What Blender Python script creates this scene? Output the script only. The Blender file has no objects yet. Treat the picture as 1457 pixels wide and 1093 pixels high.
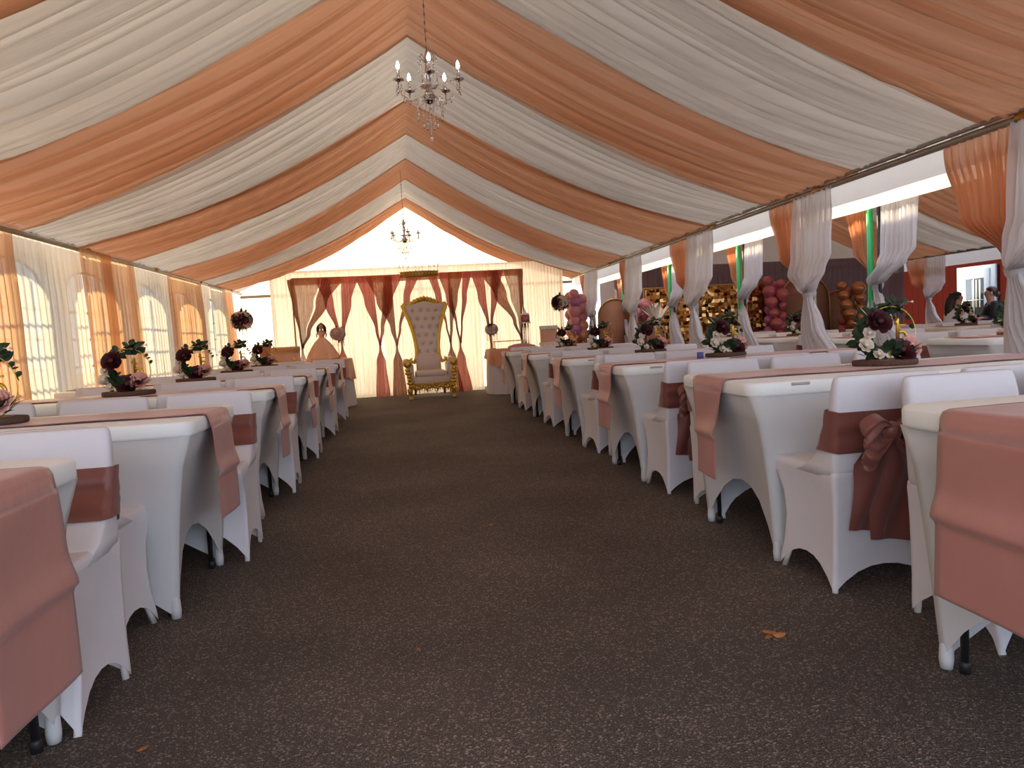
import bpy, math, random
from mathutils import Vector, Matrix
R = math.radians; PI = math.pi
sin, cos = math.sin, math.cos
random.seed(7)
SC = bpy.context.scene; COL = SC.collection
def lerp(a, b, t): return a + (b - a) * t
def keys(ks, t):
    for (t0, v0), (t1, v1) in zip(ks, ks[1:]):
        if t <= t1: 
            f = (t - t0) / max(1e-9, t1 - t0); f = min(1, max(0, f)); return v0 + (v1 - v0) * f
    return ks[-1][1]
def skeys(ks, t):
    for (t0, v0), (t1, v1) in zip(ks, ks[1:]):
        if t <= t1:
            f = (t - t0) / max(1e-9, t1 - t0); f = min(1, max(0, f)); f = f * f * (3 - 2 * f); return v0 + (v1 - v0) * f
    return ks[-1][1]

# ------------------------------------------------------------------ materials
MATS = {}
def nodes(name):
    m = bpy.data.materials.new(name); m.use_nodes = True; nt = m.node_tree; nt.nodes.clear()
    out = nt.nodes.new('ShaderNodeOutputMaterial'); MATS[name] = m
    return m, nt, out
def N(nt, typ, **kw):
    n = nt.nodes.new('ShaderNode' + typ)
    for k, v in kw.items():
        if k in n.inputs.keys(): n.inputs[k].default_value = v
        else: setattr(n, k, v)
    return n
def c4(c): return (c[0], c[1], c[2], 1)
def pbr(name, col, rough=.5, metal=0, bump=0, bscale=60, vary=0, vscale=8, trans=0, sheen=0, spec=.5, emit=None, es=0, coat=0):
    m, nt, out = nodes(name); L = nt.links.new
    b = N(nt, 'BsdfPrincipled'); b.inputs['Base Color'].default_value = c4(col)
    b.inputs['Roughness'].default_value = rough; b.inputs['Metallic'].default_value = metal
    b.inputs['Specular IOR Level'].default_value = spec
    b.inputs['Transmission Weight'].default_value = trans; b.inputs['Sheen Weight'].default_value = sheen
    b.inputs['Coat Weight'].default_value = coat
    if emit: b.inputs['Emission Color'].default_value = c4(emit); b.inputs['Emission Strength'].default_value = es
    tc = N(nt, 'TexCoord')
    if vary:
        n = N(nt, 'TexNoise'); n.inputs['Scale'].default_value = vscale; n.inputs['Detail'].default_value = 4
        L(tc.outputs['Object'], n.inputs['Vector'])
        mx = N(nt, 'MixRGB'); mx.inputs[1].default_value = c4([x * (1 - vary) for x in col]); mx.inputs[2].default_value = c4([min(1, x * (1 + vary)) for x in col])
        L(n.outputs['Fac'], mx.inputs[0]); L(mx.outputs[0], b.inputs['Base Color'])
    if bump:
        n2 = N(nt, 'TexNoise'); n2.inputs['Scale'].default_value = bscale; n2.inputs['Detail'].default_value = 3
        L(tc.outputs['Object'], n2.inputs['Vector'])
        bp = N(nt, 'Bump'); bp.inputs['Strength'].default_value = bump; bp.inputs['Distance'].default_value = .01
        L(n2.outputs['Fac'], bp.inputs['Height']); L(bp.outputs[0], b.inputs['Normal'])
    L(b.outputs[0], out.inputs[0]); return m
def cloth(name, col, tl=.45, tr=0.0, axis=None, dens=40, bump=.4, vary=.12, tcol=None, sheer_vary=0, long=.6):
    """woven or sheer cloth: diffuse + translucent (+ see-through weave); creases run along `axis`"""
    m, nt, out = nodes(name); L = nt.links.new
    d = N(nt, 'BsdfDiffuse'); t = N(nt, 'BsdfTranslucent'); d.inputs[0].default_value = c4(col)
    t.inputs[0].default_value = c4(tcol or col)
    tc = N(nt, 'TexCoord'); mp = N(nt, 'Mapping'); L(tc.outputs['Object'], mp.inputs[0])
    s = [dens] * 3
    if axis is not None:
        for a in (axis if isinstance(axis, (tuple, list)) else [axis]): s[a] = long
    mp.inputs['Scale'].default_value = s
    n = N(nt, 'TexNoise'); n.inputs['Scale'].default_value = 1; n.inputs['Detail'].default_value = 3
    L(mp.outputs[0], n.inputs['Vector'])
    for sh, cc in ((d, col), (t, tcol or col)):
        mx = N(nt, 'MixRGB'); mx.inputs[1].default_value = c4([x * (1 - vary * 2) for x in cc]); mx.inputs[2].default_value = c4([min(1, x * (1 + vary)) for x in cc])
        L(n.outputs['Fac'], mx.inputs[0]); L(mx.outputs[0], sh.inputs[0])
    bp = N(nt, 'Bump'); bp.inputs['Strength'].default_value = bump; bp.inputs['Distance'].default_value = .02
    L(n.outputs['Fac'], bp.inputs['Height']); L(bp.outputs[0], d.inputs['Normal'])
    a = N(nt, 'MixShader'); a.inputs[0].default_value = tl; L(d.outputs[0], a.inputs[1]); L(t.outputs[0], a.inputs[2])
    last = a
    if tr > 0:
        tp = N(nt, 'BsdfTransparent'); bmx = N(nt, 'MixShader'); bmx.inputs[0].default_value = tr
        if sheer_vary:
            mr = N(nt, 'MapRange'); mr.inputs[1].default_value = .35; mr.inputs[2].default_value = .65
            mr.inputs[3].default_value = max(0, tr - sheer_vary); mr.inputs[4].default_value = tr + sheer_vary
            L(n.outputs['Fac'], mr.inputs[0]); L(mr.outputs[0], bmx.inputs[0])
        L(a.outputs[0], bmx.inputs[1]); L(tp.outputs[0], bmx.inputs[2]); last = bmx
    L(last.outputs[0], out.inputs[0]); return m

PEACH = (.76, .42, .26); WHITE = (.84, .82, .79)
M = {}
M['peach_c'] = cloth('peach_chiffon_ceiling', PEACH, .5, .04, (0, 2), 30, .9, .18, (.76, .42, .25))
M['white_c'] = cloth('white_chiffon_ceiling', WHITE, .5, .04, (0, 2), 30, 1, .15)
M['peach_v'] = cloth('peach_chiffon_curtain', (.80, .40, .22), .5, .10, 2, 30, .4, .12, (.88, .46, .24), .05)
M['white_v'] = cloth('white_chiffon_curtain', (.84, .83, .84), .45, .14, 2, 30, .4, .06, None, .08)
M['sheer_l'] = cloth('white_sheer_sidewall', (.86, .85, .82), .55, .16, 2, 34, .4, .06, (.95, .92, .84), .10)
M['peach_l'] = cloth('peach_sheer_sidewall', (.80, .44, .25), .55, .10, 2, 34, .4, .10, (.95, .58, .33), .07)
M['rose_v'] = cloth('rose_sheer', (.62, .20, .17), .5, .06, 2, 60, .5, .2, (.74, .20, .16), .05)
M['brown_v'] = cloth('bronze_sequin_sheer', (.40, .12, .06), .55, .08, 2, 80, .6, .35, (.58, .17, .07), .06)
M['tan_v'] = cloth('tan_mesh', (.52, .25, .15), .55, .24, 2, 90, .4, .3, (.55, .24, .13), .15)
M['backsheer'] = cloth('ivory_sheer_backdrop', (.88, .84, .78), .6, .10, 2, 40, .8, .10, (.95, .87, .80), .08)
M['vinyl'] = cloth('white_tent_vinyl', (.80, .80, .78), .5, 0, None, 6, .08, .03, (.86, .85, .80))
M['roof'] = cloth('white_roof_vinyl', (.70, .66, .60), .5, 0, None, 6, .08, .03, (.34, .31, .27))
M['sidev'] = cloth('sidewall_vinyl', (.72, .70, .66), .5, 0, None, 6, .08, .03, (.42, .36, .27))
M['vinyl_end'] = cloth('ivory_end_vinyl', (.84, .82, .74), .66, 0, None, 6, .08, .02, (.70, .66, .54))
M['spandex'] = cloth('white_spandex', (.77, .77, .80), .10, 0, None, 18, .10, .02)
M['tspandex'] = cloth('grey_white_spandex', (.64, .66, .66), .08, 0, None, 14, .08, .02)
M['topper'] = pbr('white_table_topper', (.88, .93, .90), .6, bump=.05, bscale=30, sheen=.2)
def satin(name, col, col2, rough=.38):
    m, nt, out = nodes(name); L = nt.links.new
    b = N(nt, 'BsdfPrincipled'); b.inputs['Roughness'].default_value = rough; b.inputs['Sheen Weight'].default_value = .25
    b.inputs['Specular IOR Level'].default_value = .45; b.inputs['Anisotropic'].default_value = .4
    tc = N(nt, 'TexCoord'); n = N(nt, 'TexNoise'); n.inputs['Scale'].default_value = 7; n.inputs['Detail'].default_value = 3
    L(tc.outputs['Object'], n.inputs['Vector'])
    mx = N(nt, 'MixRGB'); mx.inputs[1].default_value = c4(col); mx.inputs[2].default_value = c4(col2); L(n.outputs['Fac'], mx.inputs[0]); L(mx.outputs[0], b.inputs['Base Color'])
    bp = N(nt, 'Bump'); bp.inputs['Strength'].default_value = .25; bp.inputs['Distance'].default_value = .02; L(n.outputs['Fac'], bp.inputs['Height']); L(bp.outputs[0], b.inputs['Normal'])
    L(b.outputs[0], out.inputs[0]); return m
M['runner'] = satin('dusty_rose_satin', (.42, .18, .145), (.50, .23, .19))
M['sash'] = satin('mauve_satin_sash', (.165, .048, .036), (.23, .075, .056))
M['black'] = pbr('black_plastic', (.012, .012, .014), .5)
M['gold'] = pbr('gold_metal', (.80, .52, .10), .35, .8, bump=.3, bscale=40)
M['goldleaf'] = pbr('gold_paint_carving', (.75, .50, .08), .3, .75, bump=.6, bscale=45, vary=.25, vscale=20)
M['brass'] = pbr('antique_gold', (.40, .22, .07), .4, 1, bump=.3)
M['steel'] = pbr('galvanised_steel', (.33, .30, .26), .45, .8, vary=.2)
M['chrome'] = pbr('chrome', (.6, .6, .62), .12, 1)
M['crystal'] = pbr('crystal_glass', (.95, .97, 1), .03, 0, trans=.85, spec=.9)
M['bulb'] = pbr('lit_bulb', (1, 1, 1), .3, emit=(1, .97, .9), es=9)
M['ivory'] = pbr('ivory_candle', (.85, .83, .78), .5)
M['cream'] = pbr('cream_leather', (.66, .57, .50), .45, bump=.08, bscale=50, coat=.1)
M['leaf'] = pbr('dark_green_leaf', (.018, .05, .022), .5, vary=.5, vscale=14)
M['euca'] = pbr('eucalyptus_leaf', (.03, .075, .038), .55, vary=.4, vscale=12)
M['burg'] = pbr('burgundy_petal', (.05, .004, .008), .55, vary=.3, vscale=25)
M['pink'] = pbr('blush_petal', (.72, .38, .32), .55, vary=.12, vscale=25)
M['ivp'] = pbr('ivory_petal', (.78, .70, .58), .55, vary=.08, vscale=25)
M['yel'] = pbr('mustard_leaf', (.45, .30, .05), .5, vary=.3, vscale=30)
M['bark'] = pbr('wood_bark', (.10, .055, .035), .9, bump=.8, bscale=60, vary=.3)
M['wood'] = pbr('wood_slice_face', (.30, .17, .09), .7, vary=.2, vscale=20)
M['blueb'] = pbr('blue_white_card', (.10, .10, .35), .6)
M['card'] = pbr('white_card', (.8, .8, .82), .7)
M['peachp'] = pbr('peach_paper', (.72, .38, .24), .6, vary=.1)
M['box'] = pbr('brown_box', (.36, .15, .07), .7, vary=.2)
M['tulle'] = cloth('peach_tulle', (.80, .48, .32), .5, .22, 2, 40, .5, .15, (.88, .5, .32), .1)
M['skin'] = pbr('skin', (.50, .27, .18), .5, vary=.05)
M['hair'] = pbr('dark_hair', (.012, .008, .006), .45, bump=.5, bscale=80)
M['hair2'] = pbr('brown_hair', (.035, .013, .008), .45, bump=.5, bscale=80)
M['shirtw'] = pbr('white_cotton', (.72, .73, .76), .8, bump=.2)
M['shirtb'] = pbr('black_cotton', (.015, .017, .02), .8, bump=.2)
M['pants'] = pbr('dark_trousers', (.012, .013, .02), .8)
M['green'] = pbr('green_pole_paint', (.02, .42, .11), .4)
M['bal_p'] = pbr('pink_balloon', (.62, .24, .25), .25, spec=.6)
M['bal_r'] = pbr('rose_balloon', (.38, .09, .10), .25, spec=.6)
M['bal_m'] = pbr('magenta_balloon', (.42, .12, .26), .25, spec=.6)
M['bal_g'] = pbr('gold_balloon', (.42, .17, .07), .25, .4)
M['bal_o'] = pbr('peach_balloon', (.62, .27, .15), .25, spec=.6)
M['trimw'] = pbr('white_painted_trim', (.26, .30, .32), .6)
def clear():
    m, nt, out = nodes('clear_pvc'); a = N(nt, 'BsdfTransparent'); a.inputs[0].default_value = (.66, .65, .60, 1); b = N(nt, 'BsdfGlossy'); b.inputs['Roughness'].default_value = .1
    x = N(nt, 'MixShader'); x.inputs[0].default_value = .06; nt.links.new(a.outputs[0], x.inputs[1]); nt.links.new(b.outputs[0], x.inputs[2]); nt.links.new(x.outputs[0], out.inputs[0]); return m
M['pvc'] = clear()
M['glass'] = pbr('dark_window_glass', (.02, .03, .03), .08, spec=.8)
M['blind'] = pbr('window_blind', (.30, .31, .27), .7)
M['dry'] = pbr('dry_leaf', (.33, .13, .04), .7, vary=.4, vscale=60)
M['paper'] = pbr('paper_scrap', (.6, .58, .52), .8)
M['rattan'] = pbr('rattan', (.25, .11, .06), .7, bump=.8, bscale=70, vary=.3)
M['pewter'] = pbr('grey_slot', (.48, .48, .46), .6)
M['dkroof'] = cloth('grey_end_vinyl', (.30, .27, .28), .3, 0, None, 6, .08, .03, (.10, .09, .09))
M['mauve'] = cloth('mauve_tulle_backdrop', (.22, .16, .19), .3, .04, 2, 40, .5, .1)

def asphalt():
    m, nt, out = nodes('asphalt'); L = nt.links.new
    b = N(nt, 'BsdfPrincipled'); b.inputs['Roughness'].default_value = .75; b.inputs['Specular IOR Level'].default_value = .35
    tc = N(nt, 'TexCoord')
    v = N(nt, 'TexVoronoi'); v.inputs['Scale'].default_value = 190; L(tc.outputs['Object'], v.inputs['Vector'])
    n = N(nt, 'TexNoise'); n.inputs['Scale'].default_value = .9; n.inputs['Detail'].default_value = 5; L(tc.outputs['Object'], n.inputs['Vector'])
    n3 = N(nt, 'TexNoise'); n3.inputs['Scale'].default_value = 330; n3.inputs['Detail'].default_value = 2; L(tc.outputs['Object'], n3.inputs['Vector'])
    cr = N(nt, 'ValToRGB'); cr.color_ramp.elements[0].position = .30; cr.color_ramp.elements[0].color = (.018, .014, .012, 1)
    cr.color_ramp.elements[1].position = .62; cr.color_ramp.elements[1].color = (.125, .098, .080, 1)
    e = cr.color_ramp.elements.new(.74); e.color = (.68, .58, .49, 1)
    L(n3.outputs['Fac'], cr.inputs[0])
    sep = N(nt, 'SeparateColor'); L(v.outputs['Color'], sep.inputs[0])
    mr = N(nt, 'MapRange'); mr.inputs[1].default_value = .80; mr.inputs[2].default_value = .98; mr.inputs[4].default_value = .75; L(sep.outputs[0], mr.inputs[0])
    mx = N(nt, 'MixRGB'); mx.inputs[2].default_value = (.42, .34, .28, 1); L(mr.outputs[0], mx.inputs[0]); L(cr.outputs[0], mx.inputs[1])
    mr2 = N(nt, 'MapRange'); mr2.inputs[1].default_value = .35; mr2.inputs[2].default_value = .65; mr2.inputs[3].default_value = .7; mr2.inputs[4].default_value = 1.15; L(n.outputs['Fac'], mr2.inputs[0])
    mu = N(nt, 'MixRGB', blend_type='MULTIPLY'); mu.inputs[0].default_value = 1; L(mx.outputs[0], mu.inputs[1]); L(mr2.outputs[0], mu.inputs[2])
    L(mu.outputs[0], b.inputs['Base Color'])
    bp = N(nt, 'Bump'); bp.inputs['Strength'].default_value = .9; bp.inputs['Distance'].default_value = .006; L(v.outputs['Distance'], bp.inputs['Height']); L(bp.outputs[0], b.inputs['Normal'])
    L(b.outputs[0], out.inputs[0]); return m
M['asphalt'] = asphalt()
def siding(name, col, axis, scale, depth):
    m, nt, out = nodes(name); L = nt.links.new
    b = N(nt, 'BsdfPrincipled'); b.inputs['Roughness'].default_value = .8; b.inputs['Specular IOR Level'].default_value = 0
    tc = N(nt, 'TexCoord'); sp = N(nt, 'SeparateXYZ'); L(tc.outputs['Object'], sp.inputs[0])
    ml = N(nt, 'Math', operation='MULTIPLY'); ml.inputs[1].default_value = scale; L(sp.outputs[axis], ml.inputs[0])
    fr = N(nt, 'Math', operation='FRACT'); L(ml.outputs[0], fr.inputs[0])
    lt = N(nt, 'Math', operation='LESS_THAN'); lt.inputs[1].default_value = .08; L(fr.outputs[0], lt.inputs[0])
    mx = N(nt, 'MixRGB'); mx.inputs[1].default_value = c4(col); mx.inputs[2].default_value = c4([x * depth for x in col]); L(lt.outputs[0], mx.inputs[0]); L(mx.outputs[0], b.inputs['Base Color'])
    bp = N(nt, 'Bump'); bp.inputs['Strength'].default_value = .5; L(fr.outputs[0], bp.inputs['Height']); L(bp.outputs[0], b.inputs['Normal'])
    L(b.outputs[0], out.inputs[0]); return m
M['barn'] = siding('red_barn_boards', (.034, .0055, .004), 1, 4.5, .6)
M['clap'] = siding('pale_clapboard', (.36, .44, .46), 2, 8, .75)
def shimmer():
    m, nt, out = nodes('gold_sequin_panel'); L = nt.links.new
    b = N(nt, 'BsdfPrincipled'); b.inputs['Metallic'].default_value = 1; b.inputs['Roughness'].default_value = .22
    tc = N(nt, 'TexCoord'); v = N(nt, 'TexVoronoi'); v.inputs['Scale'].default_value = 17; v.inputs['Randomness'].default_value = .35; L(tc.outputs['Object'], v.inputs['Vector'])
    sep = N(nt, 'SeparateColor'); L(v.outputs['Color'], sep.inputs[0])
    cr = N(nt, 'ValToRGB'); cr.color_ramp.elements[0].color = (.16, .045, .012, 1); cr.color_ramp.elements[1].color = (.95, .62, .22, 1)
    L(sep.outputs[0], cr.inputs[0]); L(cr.outputs[0], b.inputs['Base Color'])
    g = N(nt, 'NewGeometry'); ad = N(nt, 'VectorMath', operation='MULTIPLY_ADD'); ad.inputs[1].default_value = (.9, .9, .9)
    sb = N(nt, 'VectorMath', operation='SUBTRACT'); sb.inputs[1].default_value = (.5, .5, .5); L(v.outputs['Color'], sb.inputs[0])
    L(sb.outputs[0], ad.inputs[0]); L(g.outputs['Normal'], ad.inputs[2]); nm = N(nt, 'VectorMath', operation='NORMALIZE'); L(ad.outputs[0], nm.inputs[0]); L(nm.outputs[0], b.inputs['Normal'])
    L(b.outputs[0], out.inputs[0]); return m
M['shimmer'] = shimmer()

# ------------------------------------------------------------------ mesh builder
class MB:
    def __init__(s): s.v = []; s.f = []
    def add(s, V, F, mat=None):
        o = len(s.v)
        for p in V:
            p = Vector(p)
            if mat is not None: p = mat @ p
            s.v.append(tuple(p))
        for f in F: s.f.append(tuple(i + o for i in f))
        return s
    def box(s, c, d, mat=None, bev=0):
        x, y, z = d[0] / 2, d[1] / 2, d[2] / 2
        if bev:
            return s.rslab(x, y, min(bev, x, y), c[2] - z, c[2] + z, min(bev, z) * .9, (c[0], c[1]), mat)
        V = [(c[0] + a * x, c[1] + b * y, c[2] + e * z) for a in (-1, 1) for b in (-1, 1) for e in (-1, 1)]
        F = [(0, 1, 3, 2), (4, 6, 7, 5), (0, 4, 5, 1), (2, 3, 7, 6), (0, 2, 6, 4), (1, 5, 7, 3)]
        return s.add(V, F, mat)
    def rings(s, RR, cap0=True, cap1=True, closed=True, mat=None):
        n = len(RR[0]); V = [p for r in RR for p in r]; F = []
        for i in range(len(RR) - 1):
            for j in range(n if closed else n - 1):
                k = (j + 1) % n; F.append((i * n + j, i * n + k, (i + 1) * n + k, (i + 1) * n + j))
        if cap0: F.append(tuple(reversed(range(n))))
        if cap1: F.append(tuple((len(RR) - 1) * n + j for j in range(n)))
        return s.add(V, F, mat)
    def rrect(s, a, b, r, n=5):
        P = []
        for cx, cy, a0 in ((a - r, b - r, 0), (-a + r, b - r, 90), (-a + r, -b + r, 180), (a - r, -b + r, 270)):
            for k in range(n): t = R(a0 + 90 * k / (n - 1)); P.append((cx + r * cos(t), cy + r * sin(t)))
        return P
    def rslab(s, a, b, r, z0, z1, bev, c=(0, 0), mat=None, n=5):
        RR = []
        for z, d in ((z0, bev), (z0 + bev * .3, bev * .3), (z0 + bev, 0), (z1 - bev, 0), (z1 - bev * .3, bev * .3), (z1, bev)):
            RR.append([(c[0] + x, c[1] + y, z) for x, y in s.rrect(a - d, b - d, max(.001, r - d * .5), n)])
        return s.rings(RR, mat=mat)
    def lathe(s, prof, n=20, c=(0, 0, 0), mat=None, caps=True):
        RR = [[(c[0] + r * cos(2 * PI * k / n), c[1] + r * sin(2 * PI * k / n), c[2] + z) for k in range(n)] for r, z in prof]
        return s.rings(RR, caps, caps, mat=mat)
    def ball(s, c, r, n=12, m=8, mat=None):
        if not isinstance(r, (tuple, list)): r = (r, r, r)
        RR = []
        for i in range(m + 1):
            t = PI * (i + .02) / (m + .04) - PI / 2
            RR.append([(c[0] + r[0] * cos(t) * cos(2 * PI * k / n), c[1] + r[1] * cos(t) * sin(2 * PI * k / n), c[2] + r[2] * sin(t)) for k in range(n)])
        return s.rings(RR, mat=mat)
    def tube(s, P, r, n=8, closed=False, mat=None, flat=1):
        P = [Vector(p) for p in P]; m = len(P); RR = []; up = Vector((0, 0, 1)); prev = None
        rr = r if isinstance(r, (list, tuple)) else [r] * m
        for i, p in enumerate(P):
            if closed: d = P[(i + 1) % m] - P[i - 1]
            else: d = P[min(i + 1, m - 1)] - P[max(i - 1, 0)]
            d = d.normalized() if d.length > 1e-9 else Vector((0, 0, 1))
            if prev is None:
                a = up if abs(d.z) < .9 else Vector((1, 0, 0)); x = d.cross(a).normalized()
            else:
                x = (prev - d * prev.dot(d)); x = x.normalized() if x.length > 1e-6 else d.orthogonal().normalized()
            prev = x; y = d.cross(x)
            RR.append([tuple(p + x * rr[i] * cos(2 * PI * k / n) + y * rr[i] * flat * sin(2 * PI * k / n)) for k in range(n)])
        if closed: RR.append(RR[0]); return s.rings(RR, False, False, mat=mat)
        return s.rings(RR, mat=mat)
    def grid(s, fn, nu, nv, mat=None):
        V = [fn(i / nu, j / nv) for i in range(nu + 1) for j in range(nv + 1)]
        F = [(i * (nv + 1) + j, (i + 1) * (nv + 1) + j, (i + 1) * (nv + 1) + j + 1, i * (nv + 1) + j + 1) for i in range(nu) for j in range(nv)]
        return s.add(V, F, mat)
    def prism(s, poly, h0, h1, mat=None):
        n = len(poly); return s.rings([[(x, y, h0) for x, y in poly], [(x, y, h1) for x, y in poly]], mat=mat)
    def build(s, name, mat, parent=None, smooth=True, label=None, ang=None):
        me = bpy.data.meshes.new(name); me.from_pydata(s.v, [], s.f); me.update()
        if smooth:
            me.polygons.foreach_set('use_smooth', [True] * len(me.polygons))
            if ang: 
                try: me.set_sharp_from_angle(angle=R(ang))
                except Exception: pass
        me.materials.append(M[mat] if isinstance(mat, str) else mat)
        o = bpy.data.objects.new(name, me); COL.objects.link(o)
        if parent: o.parent = parent
        if label: o['label'] = label
        return o
def tag(o, label=None, cat=None, group=None, kind=None):
    if label: o['label'] = label
    if cat: o['category'] = cat
    if group: o['group'] = group
    if kind: o['kind'] = kind
    return o
def empty(name, loc=(0, 0, 0), rz=0, **kw):
    o = bpy.data.objects.new(name, None); COL.objects.link(o); o.location = loc; o.rotation_euler[2] = rz; o.empty_display_size = .05
    return tag(o, **kw) if kw else o
def kids(o): return [c for c in KIDS.get(o.name, [])]
KIDS = {}
def index():
    KIDS.clear()
    for o in bpy.data.objects:
        if o.parent: KIDS.setdefault(o.parent.name, []).append(o)
def copy_tree(o, parent=None, skip=()):
    c = o.copy(); COL.objects.link(c); c.parent = parent
    for ch in kids(o):
        if ch.name.split('.')[0] in skip: continue
        copy_tree(ch, c, skip)
    return c
def mat_at(loc=(0, 0, 0), rx=0, ry=0, rz=0, sc=1):
    return Matrix.Translation(loc) @ Matrix.Rotation(rz, 4, 'Z') @ Matrix.Rotation(ry, 4, 'Y') @ Matrix.Rotation(rx, 4, 'X') @ Matrix.Scale(sc, 4)
def struct(mb, name, mat, smooth=False, **k): 
    o = mb.build(name, mat, smooth=smooth, **k); o['kind'] = 'structure'; return o

# ------------------------------------------------------------------ camera
f = 1052.; vp = (573, 482); roll = .067
d = Vector((vp[0] - 728.5, -(vp[1] - 546.5), -f)).normalized()
up = Vector((-sin(roll), cos(roll), 0)); up = (up - up.dot(d) * d).normalized(); rt = d.cross(up)
Mw = Matrix((rt, d, up))
cam = bpy.data.objects.new('camera', bpy.data.cameras.new('camera')); COL.objects.link(cam)
cam.matrix_world = Matrix.Translation((0, 0, 1.016)) @ Mw.to_4x4()
cam.data.sensor_width = 36; cam.data.lens = f / 1457 * 36; cam.data.clip_start = .05; SC.camera = cam

# ------------------------------------------------------------------ tent dimensions
XL, XR, XM = -2.9, 3.35, .2; ZE, ZR = 2.04, 3.52; YN, YF = -1.6, 14.3
X2L, X2R, X2M = 3.92, 10.2, 7.05

# ground
struct(MB().grid(lambda u, v: (lerp(-30, 40, u), lerp(-20, 50, v), 0), 4, 4), 'floor', 'asphalt')

# canopies (vinyl roof above the drapes)
def canopy(xl, xm, xr, y0, y1, name, end):
    mb = MB()
    mb.grid(lambda u, v: (lerp(xl, xm, u), lerp(y0, y1, v), lerp(ZE + .08, ZR + .13, u)), 8, 10)
    mb.grid(lambda u, v: (lerp(xm, xr, u), lerp(y0, y1, v), lerp(ZR + .13, ZE + .08, u)), 8, 10)
    return struct(mb, name, 'roof')
canopy(XL - .12, XM, XR + .12, YN, YF + .15, 'ceiling', True)
canopy(X2L - .12, X2M, X2R + .12, YN, YF + .15, 'ceiling_second_tent', False)

def strip(y0, y1, ks, xs, mat, label, amp=.021, sag=.2, seed=0, extra=''):
    """one ceiling swag: left eave -> ridge -> right eave; ks = (left y0,y1, ridge y0,y1, right y0,y1)"""
    rnd = random.Random(seed); ph = [rnd.uniform(0, 6.28) for _ in range(6)]
    fr = [rnd.uniform(3, 5), rnd.uniform(7, 10), rnd.uniform(13, 17), rnd.uniform(22, 28), rnd.uniform(36, 44)]
    ov = .045 if mat == P else .0; ks = [k + (ov if i % 2 else -ov) for i, k in enumerate(ks)]
    xl, xm, xr = xs; nv = int(max(40, 90 * (ks[3] - ks[2]))); mb = MB()
    def fn(u, v):
        if u < .5: t = u * 2; x = lerp(xl, xm, t); zb = lerp(ZE, ZR, t); ya = lerp(ks[0], ks[2], t); yb = lerp(ks[1], ks[3], t)
        else: t = 2 - u * 2; x = lerp(xr, xm, t); zb = lerp(ZE, ZR, t); ya = lerp(ks[4], ks[2], t); yb = lerp(ks[5], ks[3], t)
        env = 4 * t * (1 - t); w = sin(PI * v) * .35 + .65
        s = sum(a * sin(fq * 2 * PI * v * (1 + .05 * sin(3 * t)) + p) for a, fq, p in zip((1, .8, .7, .55, .4), fr, ph))
        z = zb - sag * env * (w + .12 * sin(v * 5 + ph[4])) - (.022 if mat == P else .006) + amp * s * (.35 + .9 * env)
        y = lerp(ya, yb, v) + .03 * env * sin(6 * t + ph[5])
        if v in (0, 1): z -= .012 * env
        return (x, y, z)
    mb.grid(fn, 36, nv)
    o = mb.build('ceiling_drape', mat); tag(o, label, 'ceiling drape'); return o
W, P = 'white_c', 'peach_c'
LBL = ['nearest peach', 'nearest white']
strips = [
 (P, (-.4, 1.2, -.4, 1.0, -.4, 1.1), 'peach chiffon ceiling drape overhead, behind the viewer and mostly out of view'),
 (W, (1.2, 2.2, 1.0, 2.3, 1.1, 2.3), 'white chiffon ceiling drape right overhead, barely in view at the top edge'),
 (P, (2.2, 3.55, 2.3, 3.6, 2.3, 3.78), 'peach chiffon ceiling drape nearest the viewer, in the top corners of the photo'),
 (W, (3.55, 4.95, 3.6, 4.95, 3.78, 5.06), 'widest white chiffon ceiling drape, in front of the big chandelier'),
 (P, (4.95, 6.3, 4.95, 6.28, 5.06, 6.33), 'broad peach chiffon ceiling drape from which the near chandelier hangs'),
 (W, (6.3, 7.38, 6.28, 7.96, 6.33, 7.6), 'white chiffon ceiling drape seen right behind the near chandelier'),
 (P, (7.38, 8.6, 7.96, 9.2, 7.6, 9.1), 'peach chiffon ceiling drape seen just below the near chandelier'),
 (W, (8.6, 10.06, 9.2, 10.57, 9.1, 10.7), 'white chiffon ceiling drape between the two middle peach ones, mid tent'),
 (P, (10.06, 11.5, 10.57, 11.8, 10.7, 12.3), 'peach chiffon ceiling drape over the far chandelier'),
 (W, (11.5, 12.3, 11.8, 13.41, 12.3, 13.4), 'narrow white chiffon ceiling drape just before the glowing gable'),
 (P, (12.3, 13.5, 13.41, 14.25, 13.4, 14.25), 'thin peach chiffon ceiling drape edging the glowing far gable')]
for i, (m_, k, lb) in enumerate(strips): strip(0, 0, k, (XL, XM, XR), m_, lb, seed=i)
yy = -.4; k2 = 0
while yy < 14:
    w = 1.55 if k2 % 2 else 1.35; y1 = min(yy + w, 14.25)
    strip(0, 0, (yy, y1, yy, y1, yy, y1), (X2L, X2M, X2R), P if k2 % 2 else W,
          '%s ceiling drape of the second tent, %s' % ('peach' if k2 % 2 else 'white', ['over its open near end', 'first peach one from its near end', 'second white one from its near end', 'second peach one from its near end', 'third white one from its near end', 'third peach one from its near end', 'fourth white one, at mid tent', 'fourth peach one, beyond mid tent', 'fifth white one, toward the gold panel', 'last peach one before the far end', 'last white one at the far end'][min(k2, 10)]), seed=40 + k2)
    yy = y1; k2 += 1

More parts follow.
